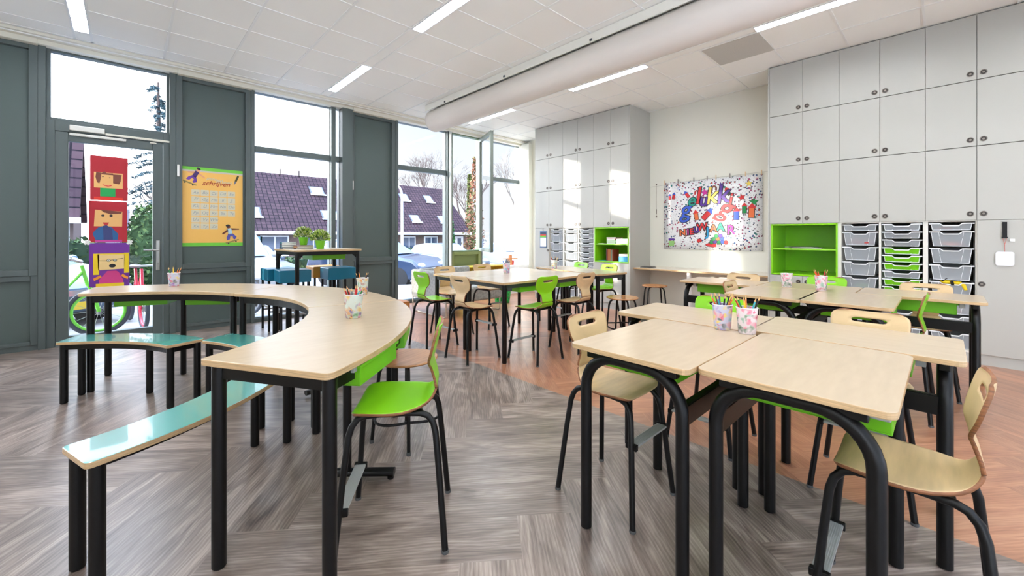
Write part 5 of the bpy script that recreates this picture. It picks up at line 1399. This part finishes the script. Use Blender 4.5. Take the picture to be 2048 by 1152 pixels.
# fence and hedges
def foliage(nm,lab,cat,x0,x1,y0,y1,z0,z1,m,n,seed,leaf=.07,group=None,core=True,shape='box'):
    rn=random.Random(seed); q=MB(); cxx,cyy,czz=(x0+x1)/2,(y0+y1)/2,(z0+z1)/2
    if core and shape != 'cone':
        q.ball((cxx,cyy,czz),1,14,((x1-x0)/2*.86,(y1-y0)/2*.86,(z1-z0)/2*.88)) if shape=='round' else q.box(x0+leaf,x1-leaf,y0+leaf,y1-leaf,z0,z1-leaf)
    for i in range(n):
        if shape=='box':
            f=rn.choice('xyXt'); p=[rn.uniform(x0,x1),rn.uniform(y0,y1),rn.uniform(z0,z1)]
            if f=='t': p[2]=z1-rn.uniform(0,leaf)
            elif f in 'xX': p[1]=y0+rn.uniform(0,leaf)
            else: p[0]=rn.choice([x0,x1])
        elif shape=='round':
            a=rn.uniform(0,2*PI); e_=math.asin(rn.uniform(-1,1)); k=rn.uniform(.85,1.05); p=[cxx+(x1-x0)/2*k*math.cos(e_)*math.cos(a),cyy+(y1-y0)/2*k*math.cos(e_)*math.sin(a),czz+(z1-z0)/2*k*math.sin(e_)]
        else:
            zt=rn.random()**1.3; a=rn.uniform(0,2*PI); k=(1-zt)*rn.uniform(.5,1.0); p=[cxx+(x1-x0)/2*k*math.cos(a),cyy+(y1-y0)/2*k*math.sin(a),z0+(z1-z0)*zt]
        d=[Vector((rn.uniform(-1,1),rn.uniform(-1,1),rn.uniform(-1,1)))*leaf for _ in range(2)]
        P=Vector(p); q.add([tuple(P),tuple(P+d[0]),tuple(P+d[0]+d[1]*.6),tuple(P+d[1])],[(0,1,2,3)],rn.randrange(2))
    o=q.build(nm,m); tag(o,lab,cat,group); return o
HG=[mat('hedge green',(34,62,38),.8),mat('hedge light green',(66,92,48),.8)]
foliage('hedge','clipped green hedge behind the car at the left edge of the door','hedge',-2.8,-.35,12.35,12.75,-.35,1.15,HG,900,1)
foliage('bush','round light green bush right of the portraits on the door','bush',-.1,.95,13.2,14.2,-.35,2.0,[mat('bush green',(52,84,42),.8),mat('bush pale green',(96,122,66),.8)],1500,2,.09,shape='round')
foliage('hedge','low hedge in front of the row house behind the high table','hedge',4.2,9.0,20.0,20.8,-.8,.25,HG,1200,3,.1)
foliage('hedge','low hedge in front of the row house at the right windows','hedge',11.5,15.8,22.6,23.3,-.8,.45,HG,1500,4,.1)
foliage('conifer','small bright green conifer beside the row house gable','conifer',16.2,17.2,23.5,24.4,-.8,2.2,[mat('conifer green',(28,74,40),.8),mat('conifer light',(56,104,46),.8)],1600,5,.12,shape='cone')
def branchy(nm,lab,cat,x,y,z0,H_,m,seed,depth=6,spread=.5,twist=1,r0=.13,group=None):
    rn=random.Random(seed); t=thing(nm,lab,cat,(x,y,z0),0,group); tr=MB(); br=MB()
    def grow(p,d,L,r,k):
        p2=p+d*L; mid=p+d*L*.5+Vector((rn.uniform(-1,1),rn.uniform(-1,1),0))*L*.05
        (tr if k<=1 else br).tube([tuple(p),tuple(mid),tuple(p2)],[r,r*.85,r*.7],6 if k<3 else 3,caps=False)
        if k>=depth: return
        for i in range(3 if k<depth-1 else 4):
            a=rn.uniform(0,2*PI); s=rn.uniform(.3,1)*spread*(1.15 if i else .45)
            nd=(d+Vector((math.cos(a)*s,math.sin(a)*s,rn.uniform(-.1,.25)))).normalized(); grow(p2 if i else p+d*L*.8,nd,L*rn.uniform(.62,.82),r*.62,k+1)
    grow(Vector((0,0,0)),Vector((0,0,1)),H_*.28,r0,0)
    tr.build('trunk',m,t); o=br.build('branches',m,t); return t
BK=mat('pale grey bark',(112,104,98),.8); BK2=mat('brown bark',(84,70,66),.8)
branchy('bare_tree','bare winter tree behind the gable of the row house','tree',23.4,30.5,-.8,9.8,BK2,3,6,.62,group='bare winter trees')
branchy('bare_tree','pale bare tree in the right window above the white car','tree',22.4,22.6,-.8,9.4,BK,8,6,.6,group='bare winter trees')
branchy('bare_tree','bare tree just left of the gable top, thin twigs','tree',22.0,36.5,-.8,11.5,BK2,12,6,.66,group='bare winter trees')
branchy('bare_tree','dense bare tree at the far right of the windows','tree',30.5,28.0,-.8,9.0,BK,15,6,.6,group='bare winter trees')
t=branchy('bare_tree','bare twiggy tree seen behind the door and portraits','tree',1.4,22.0,-.8,5.2,BK,21,5,.7,group='bare winter trees')
# autumn conifer
foliage('autumn_conifer','tall narrow conifer with orange autumn foliage by the open window','conifer',17.2,19.6,22.6,24.4,-.8,6.9,[mat('orange foliage',(150,96,74),.8),mat('olive foliage',(100,92,56),.8)],1500,9,.15,shape='cone',core=False)
foliage('conifer','olive green conifer behind the orange one','conifer',19.9,20.9,26.2,27.2,-.8,6.2,[mat('olive green foliage',(110,124,66),.7),mat('olive foliage',(130,120,60))],3000,10,.16,shape='cone',core=False)
# blue cedar right behind the door
t=thing('blue_cedar','blue green cedar with drooping boughs, right side of the door glass','tree',(.62,15.0,-.5))
q=MB(); q.tube([(0,0,0),(.02,0,3),(0,0,6.0)],[.14,.10,.02],8); q.build('trunk',BK2,t,smooth=True)
rn=random.Random(4); q=MB()
for k in range(64):
    zz=.9+5.0*(k/64)+rn.uniform(-.1,.1); a=rn.uniform(0,2*PI); L=(1.15-.85*(k/64))*rn.uniform(.6,1.05)
    for s in range(34):
        f=(s/34)**.8; p=Vector((math.cos(a)*L*f,math.sin(a)*L*f,zz+.12*f-.30*f*f)); 
        for m_ in range(3):
            d=Vector((rn.uniform(-1,1),rn.uniform(-1,1),rn.uniform(-.9,.3))).normalized()*rn.uniform(.05,.13); e_=Vector((rn.uniform(-1,1),rn.uniform(-1,1),rn.uniform(-1,1)))*.02
            pp=p+Vector((rn.uniform(-.05,.05),rn.uniform(-.05,.05),0)); q.add([tuple(pp-e_),tuple(pp+e_),tuple(pp+d)],[(0,1,2)],rn.randrange(2))
q.build('foliage',[mat('blue cedar needles',(40,66,76),.8),mat('pale cedar needles',(70,98,106),.8)],t)
# street lamp
t=thing('street_lamp','white curved street lamp in front of the row house roof','street lamp',(9.66,18,-.6))
q=MB(); q.tube([(0,0,0),(0,0,3.7),(-.03,0,3.98),(-.14,0,4.18),(-.34,0,4.26),(-.6,0,4.27)],[.07,.05,.05,.045,.04,.04],10); q.build('pole',WF,t,smooth=True)
q=MB(); q.box(-1.1,-.58,-.09,.09,4.22,4.31); q.build('lamp_head',WF,t,bevel=.02)
# cars
def car(x,y,z,rz,col,lab,s=1.0,nm='parked_car'):
    t=thing(nm,lab,'car',(x,y,z),R(rz),'parked cars'); t.scale=(s,s,s)
    m=mat('car paint %s'%(col,),col,.25,.2,coat=.6)
    # side profile (x,z), width narrows upwards
    low=[(-2.05,.30),(-2.10,.55),(-2.02,.85),(-1.5,.93),(1.0,.95),(1.75,.84),(2.05,.62),(2.10,.38),(2.0,.26),(-1.95,.26)]
    q=MB(); n=len(low)
    def ringy(hw,pts): return [(x_,hw,z_) for x_,z_ in pts]
    A=ringy(-.80,low); B=ringy(.80,low); q.add(A+B,[tuple(range(n-1,-1,-1)),tuple(range(n,2*n))]+[(i,(i+1)%n,n+(i+1)%n,n+i) for i in range(n)])
    q.build('body',m,t,bevel=.09,segs=4,smooth=True)
    cab=[(-1.95,.90),(-1.60,1.36),(-.9,1.46),(.10,1.45),(.95,.93)]
    q=MB(); n=len(cab); A=[(x_,-(.76-(z_-.9)*.28),z_) for x_,z_ in cab]; B=[(x_,(.76-(z_-.9)*.28),z_) for x_,z_ in cab]
    q.add(A+B,[tuple(range(n-1,-1,-1)),tuple(range(n,2*n))]+[(i,(i+1)%n,n+(i+1)%n,n+i) for i in range(n)]); q.build('cabin',m,t,bevel=.05,segs=3,smooth=True)
    g=MB()
    def pane(pts): g.add(pts,[tuple(range(len(pts)))])
    for s_ in (-1,1):
        w_=lambda z_: s_*((.76-(z_-.9)*.28)+.006)
        pane([(-1.55,w_(1.0),1.0),(-1.40,w_(1.32),1.32),(-.45,w_(1.38),1.38),(-.45,w_(1.0),1.0)]); pane([(-.38,w_(1.0),1.0),(-.38,w_(1.38),1.38),(.08,w_(1.37),1.37),(.72,w_(1.0),1.0)])
    pane([(.93,-.66,.985),(.93,.66,.985),(.20,.58,1.415),(.20,-.58,1.415)]); pane([(-1.93,-.62,.98),(-1.93,.62,.98),(-1.64,.55,1.32),(-1.64,-.55,1.32)])
    g.build('windows',mat('tinted car glass',(110,140,170),.05,spec=.9),t)
    for sx in (-1.30,1.32):
        for sy in (-.72,.72):
            q=MB(); q.T=Matrix.Translation((sx,sy,.31))@Matrix.Rotation(R(90),4,'X'); q.lathe([(.19,-.09),(.30,-.085),(.31,-.05),(.31,.05),(.30,.085),(.19,.09)],20,mi=0); q.lathe([(.0,.07),(.19,.08)],16,mi=1,cap0=False,cap1=False); q.lathe([(.0,-.07),(.19,-.08)],16,mi=1,cap0=False,cap1=False); q.build('wheel',[mat('tyre rubber',(30,30,32),.8),mat('alloy rim',(180,182,186),.3,.6)],t,smooth=True)
    q=MB()
    for s_ in (-1,1): q.ball((1.93,s_*.58,.66),.13,12,(.7,1.5,.75))
    q.build('headlight',mat('headlight lens',(226,232,240),.1),t,smooth=True)
    q=MB(); q.box(2.06,2.115,-.32,.32,.52,.60,0); q.box(2.09,2.135,-.26,.26,.33,.43,1); q.build('grille',[mat('chrome strip',(200,204,210),.15,.9),mat('yellow plate',(220,190,60),.5)],t)
    for s_ in (-1,1):
        q=MB(); q.ball((.62,s_*.88,.99),.08,8,(.7,1,.8)); q.build('mirror',m,t,smooth=True)
    return t
car(5.75,12.3,-.30,-62,(40,58,86),'dark blue car parked outside the left pane right of the panel')
car(11.3,16.6,-.58,-78,(92,102,116),'silver car parked outside above the green window panel')
car(16.2,17.6,-.62,-100,(170,174,180),'white car parked outside the rightmost window')
car(-1.75,10.1,-.14,-58,(96,122,146),'light blue car outside the left edge of the door')
car(1.5,10.7,-.17,-92,(170,172,176),'white car outside to the right of the portraits on the door')
car(3.0,16.4,-.55,-80,(50,64,88),'grey blue car parked behind the high table')
car(13.2,19.3,-.68,-80,(140,144,150),'pale car half hidden behind the silver one',)
# bicycles
def bicycle(x,y,z,rz,rim,frame,lab,s=1.0):
    t=thing('bicycle',lab,'bicycle',(x,y,z),R(rz),'bicycles at the window'); t.scale=(s,s,s)
    for i,cx_ in enumerate((0,-1.0)):
        q=MB(); q.tube([(cx_+.255*math.cos(2*PI*k/40),0,.28+.255*math.sin(2*PI*k/40)) for k in range(40)],.024,8,closed=True); wl=q.build('tyre',mat('bicycle tyre',(66,70,78),.8),t,smooth=True)
        q=MB(); q.tube([(cx_+.222*math.cos(2*PI*k/40),0,.28+.222*math.sin(2*PI*k/40)) for k in range(40)],.016,8,closed=True); q.build('rim',rim,wl,smooth=True)
        q=MB()
        for k in range(14): q.tube([(cx_,0,.28),(cx_+.22*math.cos(2*PI*k/14),0,.28+.22*math.sin(2*PI*k/14))],.0018,4)
        q.lathe([(.02,-.04),(.02,.04)],8,(cx_,0,.28)); q.build('spokes',STEEL,wl)
    q=MB()
    for s_ in (-.035,.035): q.tube([(0,s_,.28),(-.05,s_,.50),(-.09,s_*.6,.60)],.017,8)
    q.tube([(-.09,0,.58),(-.14,0,.82)],.018,8); q.tube([(-.12,0,.76),(-.42,0,.34),(-.55,0,.80)],.017,8); q.tube([(-.42,0,.34),(-1.0,.03,.28),(-.53,0,.66)],.012,8)
    q.build('frame',frame,t,smooth=True)
    q=MB(); q.tube([(-.22,-.26,.90),(-.14,-.14,.86),(-.14,.14,.86),(-.22,.26,.90)],.013,8); q.tube([(-.22,-.26,.90),(-.27,-.27,.90)],.018,8); q.tube([(-.22,.26,.90),(-.27,.27,.90)],.018,8); q.build('handlebar',STEEL,t,smooth=True)
    q=MB(); q.ball((-.57,0,.84),.09,10,(1.5,.8,.35)); q.build('saddle',BLACK,t,smooth=True)
LG=mat('lime bicycle paint',(120,214,70),.3); RD=mat('red bicycle paint',(226,60,84),.35)
bicycle(-.265,7.42,-.045,2,LG,LG,'bicycle with lime green rims right outside the door',1.1)
bicycle(.16,7.48,-.05,-82,RD,RD,'red bicycle seen end on outside the door, right of the green one')
bicycle(1.45,7.75,-.05,-62,STEEL,mat('grey bicycle paint',(150,156,170),.4),'grey bicycle outside the window left of the high table')
